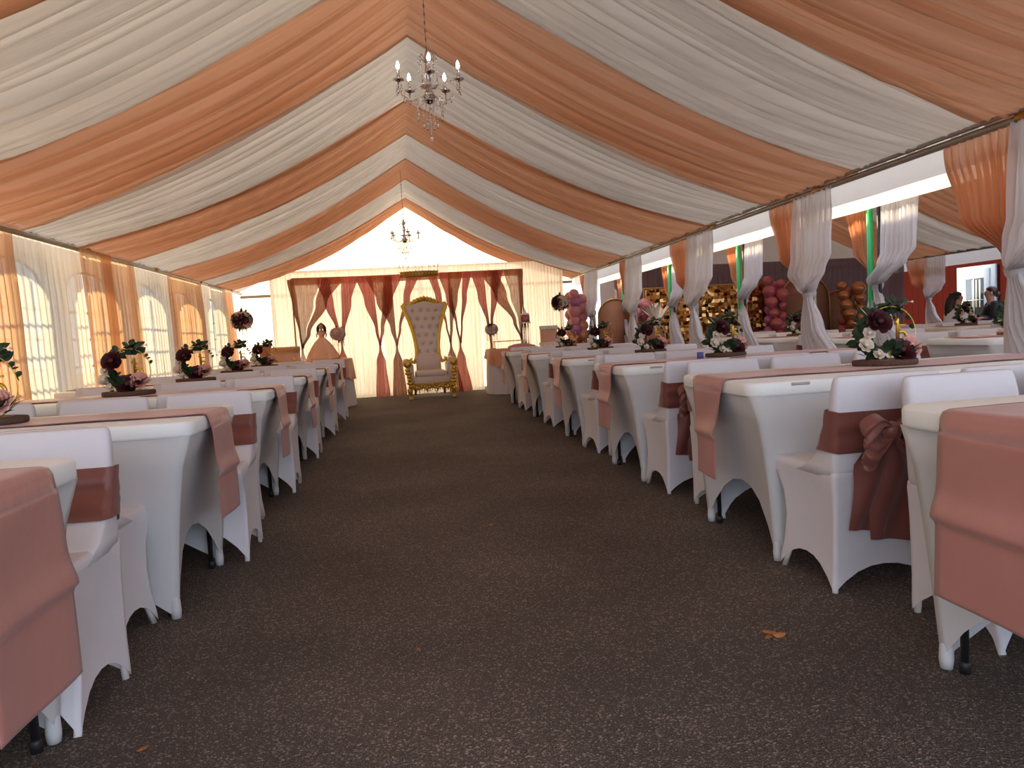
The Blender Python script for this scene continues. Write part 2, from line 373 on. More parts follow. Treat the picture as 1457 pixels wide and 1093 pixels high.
# gable + end walls
mb = MB(); mb.add([(XL - .1, YF, ZE - .15), (XR + .1, YF, ZE - .15), (XR + .1, YF, ZE + .06), (XM, YF, ZR + .11), (XL - .1, YF, ZE + .06)], [(0, 1, 2, 3, 4)])
struct(mb, 'wall_gable', 'vinyl_end')
struct(MB().grid(lambda u, v: (lerp(XL - .1, XR + .1, u), YF + .02 + .015 * sin(u * 40), lerp(0, ZE - .12, v)), 80, 2), 'wall_back', 'vinyl_end', smooth=True)
o = struct(MB().box(((XL + XR) / 2, YF - .04, ZE - .1), (XR - XL, .05, .05)), 'trim_1', 'steel')
struct(MB().grid(lambda u, v: (lerp(X2L, X2R, u), YF + .02 + .015 * sin(u * 40), lerp(0, ZE, v)), 80, 2), 'wall_back_second_tent', 'dkroof', smooth=True)
mb = MB(); mb.add([(X2L - .1, YF, ZE - .1), (X2R + .1, YF, ZE - .1), (X2R + .1, YF, ZE + .06), (X2M, YF, ZR + .11), (X2L - .1, YF, ZE + .06)], [(0, 1, 2, 3, 4)])
struct(mb, 'wall_gable_second_tent', 'dkroof')
# left vinyl side wall with arched clear windows (openings with muntin bars)
mb = MB(); bars = []
win_y = [0.3 + 1.53 * k for k in range(9)]
XW = XL - .16; wz0, wz1, ww = .62, 1.66, 1.02
def pane(y0, y1, z0, z1): mb.add([(XW, y0, z0), (XW, y1, z0), (XW, y1, z1), (XW, y0, z1)], [(0, 1, 2, 3)])
pane(YN, YF, 0, wz0); pane(YN, YF, wz1 + .2, ZE + .08)
prev = YN
for wy in win_y:
    pane(prev, wy - ww / 2, wz0, wz1 + .2); prev = wy + ww / 2
    n = 12; A = [(wy + ww / 2 * cos(PI * k / n), wz1 + .18 * sin(PI * k / n)) for k in range(n + 1)]
    for (ya, za), (yb, zb) in zip(A, A[1:]): mb.add([(XW, ya, za), (XW, yb, zb), (XW, yb, wz1 + .2), (XW, ya, wz1 + .2)], [(0, 1, 2, 3)])
pane(prev, YF, wz0, wz1 + .2)
struct(mb, 'wall_left', 'sidev')
for i, wy in enumerate(win_y):
    b = MB()
    for k in (-1, 0, 1): b.box((XW, wy + k * ww / 4, (wz0 + wz1) / 2 + .06), (.006, .022, wz1 - wz0 + .12))
    for k in range(1, 4): b.box((XW, wy, lerp(wz0, wz1, k / 4 + .04)), (.006, ww, .022))
    b.tube([(XW, wy + ww / 2 * cos(PI * k / 16), wz1 + .18 * sin(PI * k / 16)) for k in range(17)], .012, 6)
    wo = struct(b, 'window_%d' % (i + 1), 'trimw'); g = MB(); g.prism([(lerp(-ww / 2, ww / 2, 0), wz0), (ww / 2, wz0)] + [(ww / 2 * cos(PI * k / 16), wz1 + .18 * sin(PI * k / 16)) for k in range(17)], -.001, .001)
    g.v = [(XW + z, wy + x, y) for x, y, z in g.v]; g.build('pane', 'pvc', wo, smooth=False)

# eave pipes with clamps, posts
def eave(x, y0, y1, z, label, clamp_n=8):
    t = empty('eave_pipe', (x, (y0 + y1) / 2, z), label=label, cat='pipe')
    L = (y1 - y0) / 2
    MB().tube([(0, -L, 0), (0, L, 0)], .022, 10).build('pipe', 'steel', t)
    MB().tube([(-.03, -L, .035), (-.03, L, .035)], .014, 8).build('cable', 'steel', t)
    for k in range(clamp_n):
        y = lerp(-L, L, (k + .6) / clamp_n); MB().box((0, y, .008), (.06, .09, .045), bev=.008).build('clamp', 'brass', t)
eave(XL + .02, YN, YF - .05, ZE - .04, 'galvanised eave pipe along the left sheer wall')
eave(XR - .02, YN, YF - .05, ZE - .04, 'galvanised eave pipe on the right, over the open side')
eave(X2R, 2, YF - .05, ZE - .02, 'far eave pipe of the second tent, before the red barn')
# tent 1 right valance, tent 2 valances
def valance(x, y0, y1, z0, z1, label, wav=.006, mat='vinyl'):
    o = MB().grid(lambda u, v: (x + wav * sin(u * (y1 - y0) * 7) * (1 - v), lerp(y0, y1, u), lerp(z0, z1, v)), int((y1 - y0) * 14), 3).build('valance', mat)
    return tag(o, label, 'valance')
valance(XR + .06, YN, YF, 1.85, ZE + .08, 'cream vinyl valance under the right eave of the decorated tent')
valance(X2L - .06, YN, YF, 1.86, ZE + .08, 'sunlit white vinyl valance of the second tent, behind the right eave')
valance(X2R + .1, YN, YF, 1.80, ZE + .08, 'far white vinyl valance of the second tent, before the red barn')
post_y = [3.62, 5.7, 8.15, 10.4, 12.75]
pn = ['nearest', 'second', 'third', 'fourth', 'farthest']
for y, n_ in zip(post_y, pn):
    t = empty('tent_post', (XR + .02, y, 0), label='%s steel tent post of the right side, wrapped in knotted curtains' % n_, cat='tent post', group=None)
    MB().tube([(0, 0, 0), (0, 0, ZE - .06)], .022, 10).build('post', 'steel', t); MB().box((0, 0, .005), (.14, .14, .01)).build('base_plate', 'steel', t)
    t = empty('tent_post', (X2L, y + .05, 0), label='green painted tent post of the second tent, beside the %s knotted curtain' % n_, cat='tent post')
    MB().tube([(0, 0, 0), (0, 0, ZE + .02)], .026, 10).build('post', 'green', t); MB().box((0, 0, .005), (.14, .14, .01)).build('base_plate', 'steel', t)
    MB().tube([(.02, -.09, 0), (.02, -.09, ZE + .02)], .014, 8).build('strap', 'black', t, label='dark ratchet strap')

# ------------------------------------------------------------------ curtains
def curtain(name, rows, mat, label, cat='curtain', axis='y', base=0., pleats=12, amp=.02, group=None, nz=40, seed=0, parent=None, bow=0):
    """rows: (z, a0, a1, depth) keyframes from top to bottom; a along axis, depth across it; pleats get tighter where narrow"""
    rnd = random.Random(seed); ph = [rnd.uniform(0, 6.28) for _ in range(4)]; rows = sorted(rows, key=lambda r: -r[0])
    ts = [(rows[0][0] - r[0]) / (rows[0][0] - rows[-1][0]) for r in rows]
    k0 = list(zip(ts, [r[1] for r in rows])); k1 = list(zip(ts, [r[2] for r in rows])); kd = list(zip(ts, [r[3] for r in rows]))
    w0 = max(abs(r[2] - r[1]) for r in rows); nv = pleats * 8
    def fn(u, v):
        z = lerp(rows[0][0], rows[-1][0], u); a0, a1 = skeys(k0, u), skeys(k1, u); w = abs(a1 - a0)
        a = lerp(a0, a1, v); fold = min(1.6, (w0 / max(w, .05)) ** .5)
        s = sin(v * pleats * 2 * PI + ph[0] + .4 * sin(3 * u + ph[1])) + .45 * sin(v * pleats * 3.7 * PI + ph[2]) + .3 * sin(v * 9 + ph[3] + u)
        dd = base + skeys(kd, u) + amp * s * fold * min(1, .35 + u * 3) + bow * sin(PI * v)
        return (a, dd, z) if axis == 'x' else (dd, a, z)
    mb = MB(); mb.grid(fn, nz, nv); o = mb.build(name, mat, parent)
    if label: tag(o, label, cat, group)
    return o
# left sheer wall
LW = [(6.15, 4.6, 'peach_l', 'peach sheer side curtain at the left edge of the photo'), (7.35, 6.1, 'sheer_l', 'wide white sheer side curtain, nearest white one on the left wall'),
      (7.95, 7.3, 'peach_l', 'narrow peach side curtain overlapping its wider peach neighbour on the left wall'), (8.65, 7.8, 'peach_l', 'wider peach side curtain behind the nearest left centerpiece'),
      (10.0, 8.6, 'sheer_l', 'white sheer side curtain between two peach ones, mid left wall'), (11.4, 9.95, 'peach_l', 'peach sheer side curtain behind the second left centerpiece'),
      (12.0, 11.35, 'sheer_l', 'narrow white side curtain, nearer of the far pair on the left wall'), (12.8, 11.95, 'sheer_l', 'white side curtain, farther of the far pair on the left wall'),
      (13.55, 12.75, 'peach_l', 'farthest peach side curtain on the left wall, behind the tall flower stand'),
      (4.7, 3.2, 'sheer_l', 'white sheer side curtain just outside the left edge of the photo')]
for i, (y1, y0, m_, lb) in enumerate(LW):
    curtain('side_curtain', [(ZE - .03, y0 - .05, y1 + .05, 0), (1.2, y0 - .05, y1 + .05, .02), (.02, y0 - .04, y1 + .04, .05)], m_, lb, base=XL + (.015, .0, .06, .03, -.005, .03, -.005, .045, .0, .0)[i], pleats=max(5, int((y1 - y0) * 11)), amp=.012, seed=i)
# knotted pairs on the right
def pair(x, yp, ypk, ywk, zk, who, s=1, sw=1, seed=0, matp='peach_v', matw='white_v', ztop=ZE - .05, ax='y'):
    """ypk: (near, far) extent of peach at top; ywk same for white"""
    t = empty('tied_curtain', (x, yp, 0), label=who, cat='curtain')
    p0, p1 = ypk[0] - yp, ypk[1] - yp; w0, w1 = ywk[0] - yp, ywk[1] - yp
    curtain('peach_panel', [(ztop, p0, p1, 0), (1.55, p0 + .02, lerp(p1, .06, .25), .02), (zk + .08, .0, .09, .03), (zk, -.005, .05, .0)], matp, None, axis=ax, base=.0, pleats=9, amp=.022, nz=24, parent=t, seed=seed)
    curtain('white_panel', [(ztop, w0, w1, 0), (1.5, w0, w1, -.02), (zk + .16, lerp(w0, -.02, .12), w1, -.05), (zk + .04, lerp(w0, -.02, .55), .0, -.05), (zk, -.045, .015, -.0)], matw, None, axis=ax, base=-.02, pleats=8, amp=.02, nz=30, parent=t, seed=seed + 1)
    MB().ball((0, 0, zk), (.055, .065, .06), 12, 8).build('knot', matw, t)
    curtain('lower_peach', [(zk, -.03, .04, 0), (zk - .25, -.02, .09, 0), (.02, -.02, .14, .02)], matp, None, axis=ax, base=.02, pleats=5, amp=.016, nz=16, parent=t, seed=seed + 2)
    curtain('lower_white', [(zk, -.045, .035, 0), (zk - .25, -.20, .03, -.02), (.62, -.52, .02, -.03), (.02, -.66, .02, -.03)], matw, None, axis=ax, base=-.02, pleats=7, amp=.02, nz=20, parent=t, seed=seed + 3)
    return t
tops = [((3.62, 4.16), (3.05, 3.62)), ((5.86, 6.33), (5.3, 5.86)), ((8.21, 8.83), (7.5, 8.21)), ((10.6, 10.97), (9.88, 10.6)), ((13.1, 13.5), (12.2, 13.1))]
for i, (yp, (a, b)) in enumerate(zip(post_y, tops)):
    pair(XR - .02, yp, a, b, 1.2, 'peach and white curtain pair tied at the %s post under the right eave' % pn[i], seed=100 + i * 5)
    pair(X2L + .03, yp + .02, (yp + .08, yp + .45), (yp - .52, yp - .1), 1.24, 'peach and white curtain pair of the second tent, knotted at its %s green post' % pn[i], seed=150 + i * 5)
pair(X2R - .05, 13.1, (13.15, 13.75), (12.6, 13.15), 1.22, 'small distant peach and white tied curtain on the far eave before the red barn', seed=190)
pair(X2R - .05, 10.2, (10.25, 10.8), (9.7, 10.25), 1.22, 'tied peach and white curtain on the far eave, right of the red barn door', seed=195)

# ------------------------------------------------------------------ chairs
SL = [-.96, -.9, -.75, -.5, -.25, 0, .25, .5, .75, .9, .96]
def shell(mb, levels, hem, zs):
    """levels: list of (z, ax, y0, y1, pull); first one's z lifted by hem arches hem=(xside, front, back)"""
    RR = []
    for li, (z, ax, y0, y1, pull) in enumerate(levels):
        ring = []; yc, b = (y0 + y1) / 2, (y1 - y0) / 2; k = zs[li]
        for side in range(4):
            for s in SL:
                q = 1 - s * s; arch = (1 - abs(s) ** 2.2)
                if side == 0: x, y, h = ax * (1 - pull[0] * q), yc + b * s, hem[0]
                elif side == 1: x, y, h = -ax * s, yc + b * (1 - pull[1] * q), hem[1]
                elif side == 2: x, y, h = -ax * (1 - pull[0] * q), yc - b * s, hem[0]
                else: x, y, h = ax * s, yc - b * (1 - pull[2] * q), hem[2]
                ring.append((x, y, z + k * h * arch))
        RR.append(ring)
    return mb.rings(RR, False, True)
def by(z): return keys([(.42, -.228), (.8, -.262)], z), keys([(.42, .06), (.47, -.06), (.53, -.125), (.6, -.165), (.68, -.19), (.8, -.212)], z)
def chair_cover():
    mb = MB(); w = .215
    shell(mb, [(.0, w, -.215, .165, (.05, .2, .08)), (.03, w, -.216, .16, (.06, .2, .08)), (.12, w * .985, -.218, .13, (.07, .2, .06)), (.22, w * .98, -.221, .112, (.07, .14, .05)),
               (.32, w * .98, -.225, .128, (.06, .08, .04)), (.39, w * .99, -.228, .172, (.04, .03, .03)), (.425, w, -.23, .205, (.02, 0, .02)), (.445, w * .98, -.23, .20, (0, 0, 0)), (.455, w * .9, -.22, .17, (0, 0, 0))],
          (.11, .15, .09), [1, .9, .6, .3, .12, 0, 0, 0, 0])
    RR = []
    for z, a, e in ((.43, .212, 0), (.47, .212, 0), (.5, .212, 0), (.53, .212, 0), (.57, .212, 0), (.62, .212, 0), (.68, .212, 0), (.74, .211, 0), (.775, .209, .002), (.793, .205, .007), (.80, .197, .014)):
        y0, y1 = by(z); th = (y1 - y0) / 2 - e; yc = (y0 + y1) / 2
        pts = mb.rrect(a, th, min(th * .95, .022), 4); RR.append([(x, yc + y - (.022 * (1 - (x / a) ** 2) if y > 0 else -.008 * (1 - (x / a) ** 2)) * (1 if th > .02 else .3), z - .006 * (x / a) ** 2) for x, y in pts])
    mb.rings(RR); return mb
def sash_mb():
    mb = MB(); n = 40; RR = []
    for k in range(9):
        t = k / 8; ring = []
        for x, y in mb.rrect(.225, .045, .03, 8):
            z = .525 + .15 * t
            y0, y1 = by(z); y = y / .045 * ((y1 - y0) / 2 + .006); yc = (y0 + y1) / 2
            droop = -.03 * (1 - (x / .225) ** 2) if y < 0 else 0
            if y > 0: yc -= .016 * (1 - (x / .225) ** 2)
            cr = .006 * sin(t * 14 + x * 22 + y * 30) + .004 * sin(t * 25 - x * 13)
            pin = (1 - .45 * math.exp(-(x / .07) ** 2)) if y < 0 else 1
            zz = .605 + (z - .605) * pin + droop
            ring.append((x * (1 + cr * .8), yc + y * (1 + .25 * cr / .01 * .12) + (cr if abs(x) < .2 else 0), zz))
        RR.append(ring)
    mb.rings(RR, False, False); return mb
def bow_mb():
    mb = MB(); zc, yb = .575, -.275
    for sx in (-1, 1):
        def loop(u, v, sx=sx):
            a = u * 2 * PI; w = .075 * (.35 + .65 * sin(a / 2) ** 1) ; r = .115
            x = sx * (.005 + r * (1 - cos(a)) / 2); z = zc + .045 * sin(a) - .035 * (1 - cos(a)) / 2 + (v - .5) * 1.1 * w * sin(a / 2) * 1.6
            y = yb - .02 - .035 * sin(a / 2) * (1 + .3 * cos(3 * a)) - .02 * sin(v * PI) + .008 * sin(v * 16 + sx)
            return (x, y, z)
        mb.grid(loop, 22, 10)
    for sx, L, wd, ox in ((-1, .33, .13, -.045), (1, .37, .16, .045)):
        def tail(u, v, sx=sx, L=L, wd=wd, ox=ox):
            w = wd * min(1, .3 + u * 2.2); x = ox * min(1, u * 3) + (v - .5) * w + .01 * sin(u * 5 + sx)
            return (x, yb + .005 + .012 * sin(v * 7 + u * 4) - .01 * sin(u * PI) + .035 * u, zc - .01 - L * u - .02 * v * u)
        mb.grid(tail, 16, 8)
    mb.ball((0, yb - .03, zc), (.032, .028, .034), 10, 8); return mb
def chair_proto(full=True):
    t = empty('banquet_chair'); t['category'] = 'chair'
    chair_cover().build('cover', 'spandex', t)
    s = sash_mb().build('sash', 'sash', t, label='mauve satin sash')
    bo = bow_mb().build('bow', 'sash', s); bo.location = (-.045, .02, -.005); bo.scale = (1.08, 1.1, 1.05)
    if full:
        for sx in (-1, 1):
            for y, y2 in ((-.20, -.19), (.148, .07)): 
                MB().tube([(sx * .2, y, .0), (sx * .195, (y + y2) / 2, .08), (sx * .185, y2, .2)], .011, 8).build('leg', 'ivory', t)
    return t
chA = chair_proto(True); chB = chair_proto(False)
index()
used = set()
def place_chair(x, y, rz, label, group, near, sash=True, first=[0, 0]):
    pr = chA if near else chB; k = 0 if near else 1
    if not first[k] and sash: first[k] = 1; o = pr
    else: o = copy_tree(pr, None, () if sash else ('sash',))
    o.location = (x, y, 0); o.rotation_euler[2] = rz; tag(o, label, 'chair', group); return o

# ------------------------------------------------------------------ tables
TA, TB = .915, .385
def table_proto():
    t = empty('banquet_table'); t['category'] = 'table'; mb = MB()
    lv = []
    for k, z in enumerate((0, .03, .1, .2, .32, .45, .58, .70)):
        q = z / .70; e = 1 - (1 - q) ** 1.6
        lv.append((z, TA - .012 - .095 * (1 - q) ** .55, -lerp(TB - .03, TB - .008, e), lerp(TB - .03, TB - .008, e), (lerp(.035, .0, q) + .02 * sin(PI * q), lerp(.10, .0, q) + .10 * sin(PI * q) * (1 - q), lerp(.10, .0, q) + .10 * sin(PI * q) * (1 - q))))
    shell(mb, lv, (.28, .30, .30), [1, .93, .78, .58, .36, .16, .05, 0])
    for sx in (-1, 1):
        for sy in (-1, 1): mb.lathe([(.017, .002), (.02, .03), (.018, .07), (.01, .10)], 12, (sx * (TA - .123), sy * (TB - .048), 0))
    mb.build('skirt', 'tspandex', t)
    m2 = MB(); m2.rslab(TA, TB, .07, .695, .755, .012, n=8); m2.build('top_cover', 'topper', t)
    MB().box((TA - .22, TB + .0002, .742), (.08, .003, .012)).build('slot', 'pewter', t)
    for sx in (-1, 1):
        for sy in (-1, 1):
            l = MB().tube([(sx * (TA - .15), sy * (TB - .085), .0), (sx * (TA - .15), sy * (TB - .085), .69)], .011, 8).build('leg', 'black', t)
            MB().lathe([(.015, 0), (.015, .03), (.011, .035)], 10, (sx * (TA - .15), sy * (TB - .085), 0)).build('foot_cap', 'black', l)
    return t
tab = table_proto(); index(); tfirst = [0]
def place_table(x, y, rz, label, group):
    o = tab if not tfirst[0] else copy_tree(tab); tfirst[0] = 1
    o.location = (x, y, 0); o.rotation_euler[2] = rz; return tag(o, label, 'table', group)
def runner_mb(w=.34, drop=.43, skew=0., narrow=1., seed=0, inner=True):
    rnd = random.Random(seed); a = rnd.uniform(0, 6)
    path = [(-TA + .02, .760)] + [(lerp(-TA + .02, TA - .03, k / 24), .760) for k in range(1, 25)]
    path += [(TA - .012, .7595), (TA + .004, .755), (TA + .0115, .742), (TA + .013, .70)]
    kink = drop * .52
    for k in range(1, 45):
        dz = drop * k / 44; off = .013 + (.016 * math.exp(-((kink - dz) / .05) ** 2) if dz < kink else .016 * math.exp(-((dz - kink) / .012) ** 2)) + .010 * (dz / drop)
        path.append((TA + off, .755 - .04 - dz * (drop - .04) / drop))
    n = len(path)
    def fn(u, v):
        i = min(n - 1, int(round(u * (n - 1)))); x, z = path[i]; dd = max(0, (.75 - z) / drop)
        ww = w * lerp(1, narrow, min(1, dd * 2)); y = (v - .5) * ww + skew * dd + .010 * sin(x * 4 + a) * (1 - min(1, dd * 5))
        z2 = z + (.0015 * sin(x * 13 + v * 5 + a) + .0015 if dd <= 0.01 else 0) - (.008 * v * dd)
        x2 = x + (.004 * sin(v * 5 + dd * 3 + a) * min(1, dd * 4) + .004 if dd > .05 else 0)
        return (x2, y, z2)
    mb = MB(); mb.grid(fn, n - 1, 14)
    return mb
def place_runner(x, y, rz, label, group, **k):
    o = runner_mb(**k).build('table_runner', 'runner'); o.location = (x, y, 0); o.rotation_euler[2] = rz
    md = o.modifiers.new('thick', 'SOLIDIFY'); md.thickness = .0025; md.offset = 1
    return tag(o, label, 'table runner', group)

# ------------------------------------------------------------------ flowers
def leaf_grid(mb, M4, L, w, cup=.2, round_=False):
    def fn(u, v):
        s = sin(PI * min(1, max(0, u))) ** (.5 if round_ else .8) * (1 if round_ else (1 - .35 * u)); x = (v - .5) * 2 * w * s
        return (x, u * L, -cup * abs(x) * .6 + .12 * L * sin(u * PI))
    mb.grid(fn, 5, 4, M4)
def rose_mb(r=.03, seed=0, M4=None):
    rnd = random.Random(seed); mb = MB(); M4 = M4 or Matrix()
    mb.ball((0, 0, .15 * r), (r * .42, r * .42, r * .5), 8, 6, M4)
    for ring, (n, rr, tilt, sz) in enumerate(((4, .28, 8, .75), (5, .5, 20, .9), (6, .72, 36, 1.0), (8, .85, 54, 1.0))):
        for k in range(n):
            a = 2 * PI * k / n + ring * .5 + rnd.uniform(-.2, .2)
            T = M4 @ Matrix.Rotation(a, 4, 'Z') @ Matrix.Translation((0, rr * r * .55, -.35 * r)) @ Matrix.Rotation(R(90 - tilt), 4, 'X')
            def fn(u, v, sz=sz):
                x = (v - .5) * 2 * .66 * r * sz * sin(PI * (.16 + .72 * u)) ** .45
                return (x, u * r * 1.15 * sz, x * x / r * .9 + .25 * r * u * u * -1)
            mb.grid(fn, 4, 4, T)
    return mb
def face_cam(loc, rx=60, rz=0, sc=1): return Matrix.Translation(loc) @ Matrix.Rotation(R(rz), 4, 'Z') @ Matrix.Rotation(R(rx), 4, 'X') @ Matrix.Scale(sc, 4)
def centerpiece():
    """hoop in local XZ plane, front toward -Y"""
    t = empty('floral_centerpiece'); t['category'] = 'centerpiece'; rnd = random.Random(5)
    mb = MB(); RR = []
    for z, q in ((0, 1), (.004, 1.03), (.022, 1.03), (.026, 1)): RR.append([(q * (.145 + .008 * sin(3 * k / 28 * 6.28)) * cos(2 * PI * k / 28), q * (.11 + .006 * sin(5 * k / 28 * 6.28)) * sin(2 * PI * k / 28), z) for k in range(28)])
    mb.rings(RR); ws = mb.build('wood_slice', 'bark', t)
    MB().lathe([(.0001, .0262), (.10, .0268), (.10, .0262)], 24, caps=False).build('cut_face', 'wood', ws)
    r = .125; cz = .026 + r - .004
    MB().tube([(.02 + r * cos(2 * PI * k / 40), 0, cz + r * sin(2 * PI * k / 40)) for k in range(40)], .0022, 6, closed=True).build('gold_hoop', 'gold', t)
    # numeral: 1 and 5 joined
    s = MB(); x0 = .055; zb = .095
    s.tube([(x0, -.004, zb), (x0, -.004, zb + .115), (x0 + .004, -.004, zb + .118)], .0085, 6); s.tube([(x0, -.004, zb + .115), (x0 - .012, -.004, zb + .092)], .006, 6)
    s.tube([(x0 + .002, -.004, zb + .088), (x0 + .04, -.004, zb + .088)], .0045, 6); s.tube([(x0 + .008, -.004, zb + .086), (x0 + .008, -.004, zb + .06)], .0045, 6)
    s.tube([(x0 + .006, -.004, zb + .052)] + [(x0 + .018 + .024 * cos(R(a)), -.004, zb + .032 + .026 * sin(R(a))) for a in range(110, -150, -20)], .008, 6)
    s.tube([(x0 + .002, 0, zb), (x0 + .002, 0, .03)], .0014, 5)
    s.build('number_sign', 'gold', t, label='gold number fifteen sign')
    lf = MB(); eu = MB()
    for k in range(105):
        a = R(rnd.uniform(62, 262)); rr = r + rnd.uniform(-.02, .03); p = (.02 + rr * cos(a), rnd.uniform(-.03, .03), cz + rr * sin(a))
        T = Matrix.Translation(p) @ Matrix.Rotation(rnd.uniform(0, 6.28), 4, 'Y') @ Matrix.Rotation(rnd.uniform(-.9, .9), 4, 'X')
        if k % 3: leaf_grid(lf, T, rnd.uniform(.05, .085), rnd.uniform(.017, .026))
        else: leaf_grid(eu, T, rnd.uniform(.03, .044), rnd.uniform(.018, .023), .2, True)
    for k in range(26):
        a = rnd.uniform(0, 6.28); T = Matrix.Translation((.0 + .10 * cos(a), .065 * sin(a) - .01, .04 + rnd.uniform(0, .03))) @ Matrix.Rotation(a - PI / 2, 4, 'Z') @ Matrix.Rotation(rnd.uniform(.1, 1), 4, 'X')
        leaf_grid(lf, T, rnd.uniform(.05, .085), .022)
    for k in range(9):
        a = R(70 - k * 7); p = (.02 + r * cos(a), 0, cz + r * sin(a)); 
        leaf_grid(eu, Matrix.Translation(p) @ Matrix.Rotation(k * 2.1, 4, 'Y') @ Matrix.Rotation(.4, 4, 'X'), .03, .014, .2, True)
    lf.build('foliage', 'leaf', t); eu.build('eucalyptus', 'euca', t)
    def fl(nm, mat, loc, rad, sd, rx=62, rz=0): rose_mb(rad, sd, face_cam(loc, rx, rz)).build(nm, mat, t)
    fl('burgundy_rose', 'burg', (-.055, -.04, .205), .04, 1, 70)
    fl('burgundy_rose', 'burg', (.035, -.06, .065), .045, 2, 55)
    fl('pink_rose', 'pink', (.09, -.045, .085), .036, 3, 60, 10)
    fl('ivory_rose', 'ivp', (-.115, -.03, .10), .024, 4, 70); fl('ivory_rose', 'ivp', (-.10, -.035, .155), .02, 5, 70, -10); fl('ivory_rose', 'ivp', (-.07, -.055, .055), .018, 6, 60)
    g = MB(); leaf_grid(g, Matrix.Translation((-.025, -.075, .035)) @ Matrix.Rotation(R(75), 4, 'X'), .065, .015); g.build('mustard_leaf', 'yel', t)
    tw = MB(); tw.tube([(.06, 0, cz + .115), (.10, -.005, cz + .145), (.13, 0, cz + .14)], .0012, 5); tw.tube([(-.08, 0, cz + .08), (-.12, 0, cz + .125)], .0015, 5)
    tw.ball((.132, 0, cz + .142), .006, 8, 6); tw.build('twig', 'ivp', t)
    return t
cp = centerpiece(); index(); cfirst = [0]
def place_cp(x, y, z, rz, label, group, sc=1.):
    o = cp if not cfirst[0] else copy_tree(cp); cfirst[0] = 1
    o.location = (x, y, z); o.rotation_euler[2] = rz; o.scale = (sc, sc, sc); return tag(o, label, 'centerpiece', group)

# ------------------------------------------------------------------ table rows
rnd = random.Random(11)
LY = [1.72, 3.26, 4.84, 6.34, 7.85, 9.4]; RY = [1.50, 3.19, 4.93, 6.53, 8.30, 10.09]
LXC, RXC = -.80 - TA, 1.37 + TA
order = ['nearest', 'second', 'third', 'fourth', 'fifth', 'sixth']
cpos = ['aisle end', 'middle one', 'outer end']
TT = .7555; RT = .7625
for side, YS, xc in (('left', LY, LXC), ('right', RY, RXC)):
    rz = 0 if side == 'left' else PI
    for i, y in enumerate(YS):
        nm = order[i]; far = i >= 4
        xc = (LXC if side == 'left' else RXC) + ((-.06 if side == 'left' else -.035) if i == 0 else 0)
        place_table(xc, y, rz, 'white spandex covered banquet table, %s from the viewer, %s row' % (nm, side), '%s row of banquet tables' % side)
        kw = dict(w=.33, drop=.43, skew=rnd.uniform(-.03, .03), narrow=rnd.uniform(.8, 1), seed=i * 3 + (side == 'left'))
        if side == 'right' and i == 1: kw.update(skew=-.02, narrow=.62, drop=.44)
        if side == 'right' and i == 0: kw.update(w=.36, skew=0, narrow=1, drop=.47)
        if side == 'left' and i == 0: kw.update(w=.36, skew=0, narrow=1, drop=.5)
        place_runner(xc, y, rz, 'dusty rose satin runner on the %s table of the %s row' % (nm, side), 'rose table runners', **kw)
        if not (side == 'right' and i == 0) :
            cx = xc + (.02 if side == 'left' else -.04)
            if i >= 1: place_cp(cx, y, RT + .002, R(rnd.uniform(-12, 12)), 'flower hoop centerpiece with gold 15 on the %s table of the %s row' % (nm, side), 'floral centerpieces', 1.0 if side == 'right' else 1.05)
        xs = [-1.2, -1.7, -2.2] if side == 'left' else [1.70, 2.21, 2.74]
        xb = [-1.14, -1.66, -2.19] if side == 'left' else [1.88, 2.38, 2.90]
        if side == 'left' and i: xb = [-1.01, -1.52, -2.04]
        if side == 'left' and i > 1: xs = [-1.08, -1.58, -2.1]
        if side == 'right' and i: xb = [1.80, 2.29, 2.8]
        jx = -.06 if i == 0 else 0
        for j in range(3):
            near = (i < 4 and j == 0) or (i < 2)
            if i > 0:
                place_chair(xs[j] + rnd.uniform(-.01, .01), y - (.535 if side == 'right' else .50), R(rnd.uniform(-2, 2)) + (R(3) if side == 'right' and j == 0 else 0), 'white chair, back to the viewer, %s at the %s %s table' % (cpos[j], nm, side), 'chairs at the %s row of tables' % side, near)
            xx = xb if (i == 0 or True) else xs
            place_chair(xx[j] - (0 if side == 'left' else .02) + rnd.uniform(-.01, .01), y + (.52 if side == 'right' else .50), PI + R(rnd.uniform(-2, 2)), 'white chair, facing the viewer, %s behind the %s %s table' % (cpos[j], nm, side), 'chairs at the %s row of tables' % side, near, sash=not (side == 'right' and i == 0))
# second tent tables
T2 = [(5.45, 5.55, 'nearest inner'), (5.45, 7.25, 'second inner'), (5.45, 9.0, 'third inner'), (5.45, 10.8, 'farthest inner'), (8.1, 7.4, 'nearest outer'), (8.1, 9.1, 'middle outer'), (8.1, 10.9, 'farthest outer')]
for q, (x, y, nm) in enumerate(T2):
    place_table(x, y, 0, 'white covered banquet table in the second tent, %s one' % nm, 'tables of the second tent')
    place_runner(x, y, 0, 'dusty rose runner on the %s table of the second tent' % nm, 'rose table runners', seed=60 + q)
    place_cp(x - (.35 if q < 4 else .5), y, RT + .002, R(rnd.uniform(-15, 15)), 'flower hoop centerpiece on the %s table of the second tent' % nm, 'floral centerpieces', 1.05)
    for j, dx in enumerate((-.58, -.05, .48)):
        for sgn, ww in ((-1, 'viewer side'), (1, 'far side')):
            if q == 6 and sgn == 1: continue
            place_chair(x + dx, y + sgn * .535, 0 if sgn < 0 else PI, 'white second-tent chair, %s of the %s table, %s' % (ww, nm, ['left end', 'middle', 'right end'][j]), 'chairs of the second tent', False)
place_cp(8.9, 9.15, RT + .002, .2, 'flower hoop centerpiece at the right end of the middle outer table in the second tent', 'floral centerpieces', 1.05)

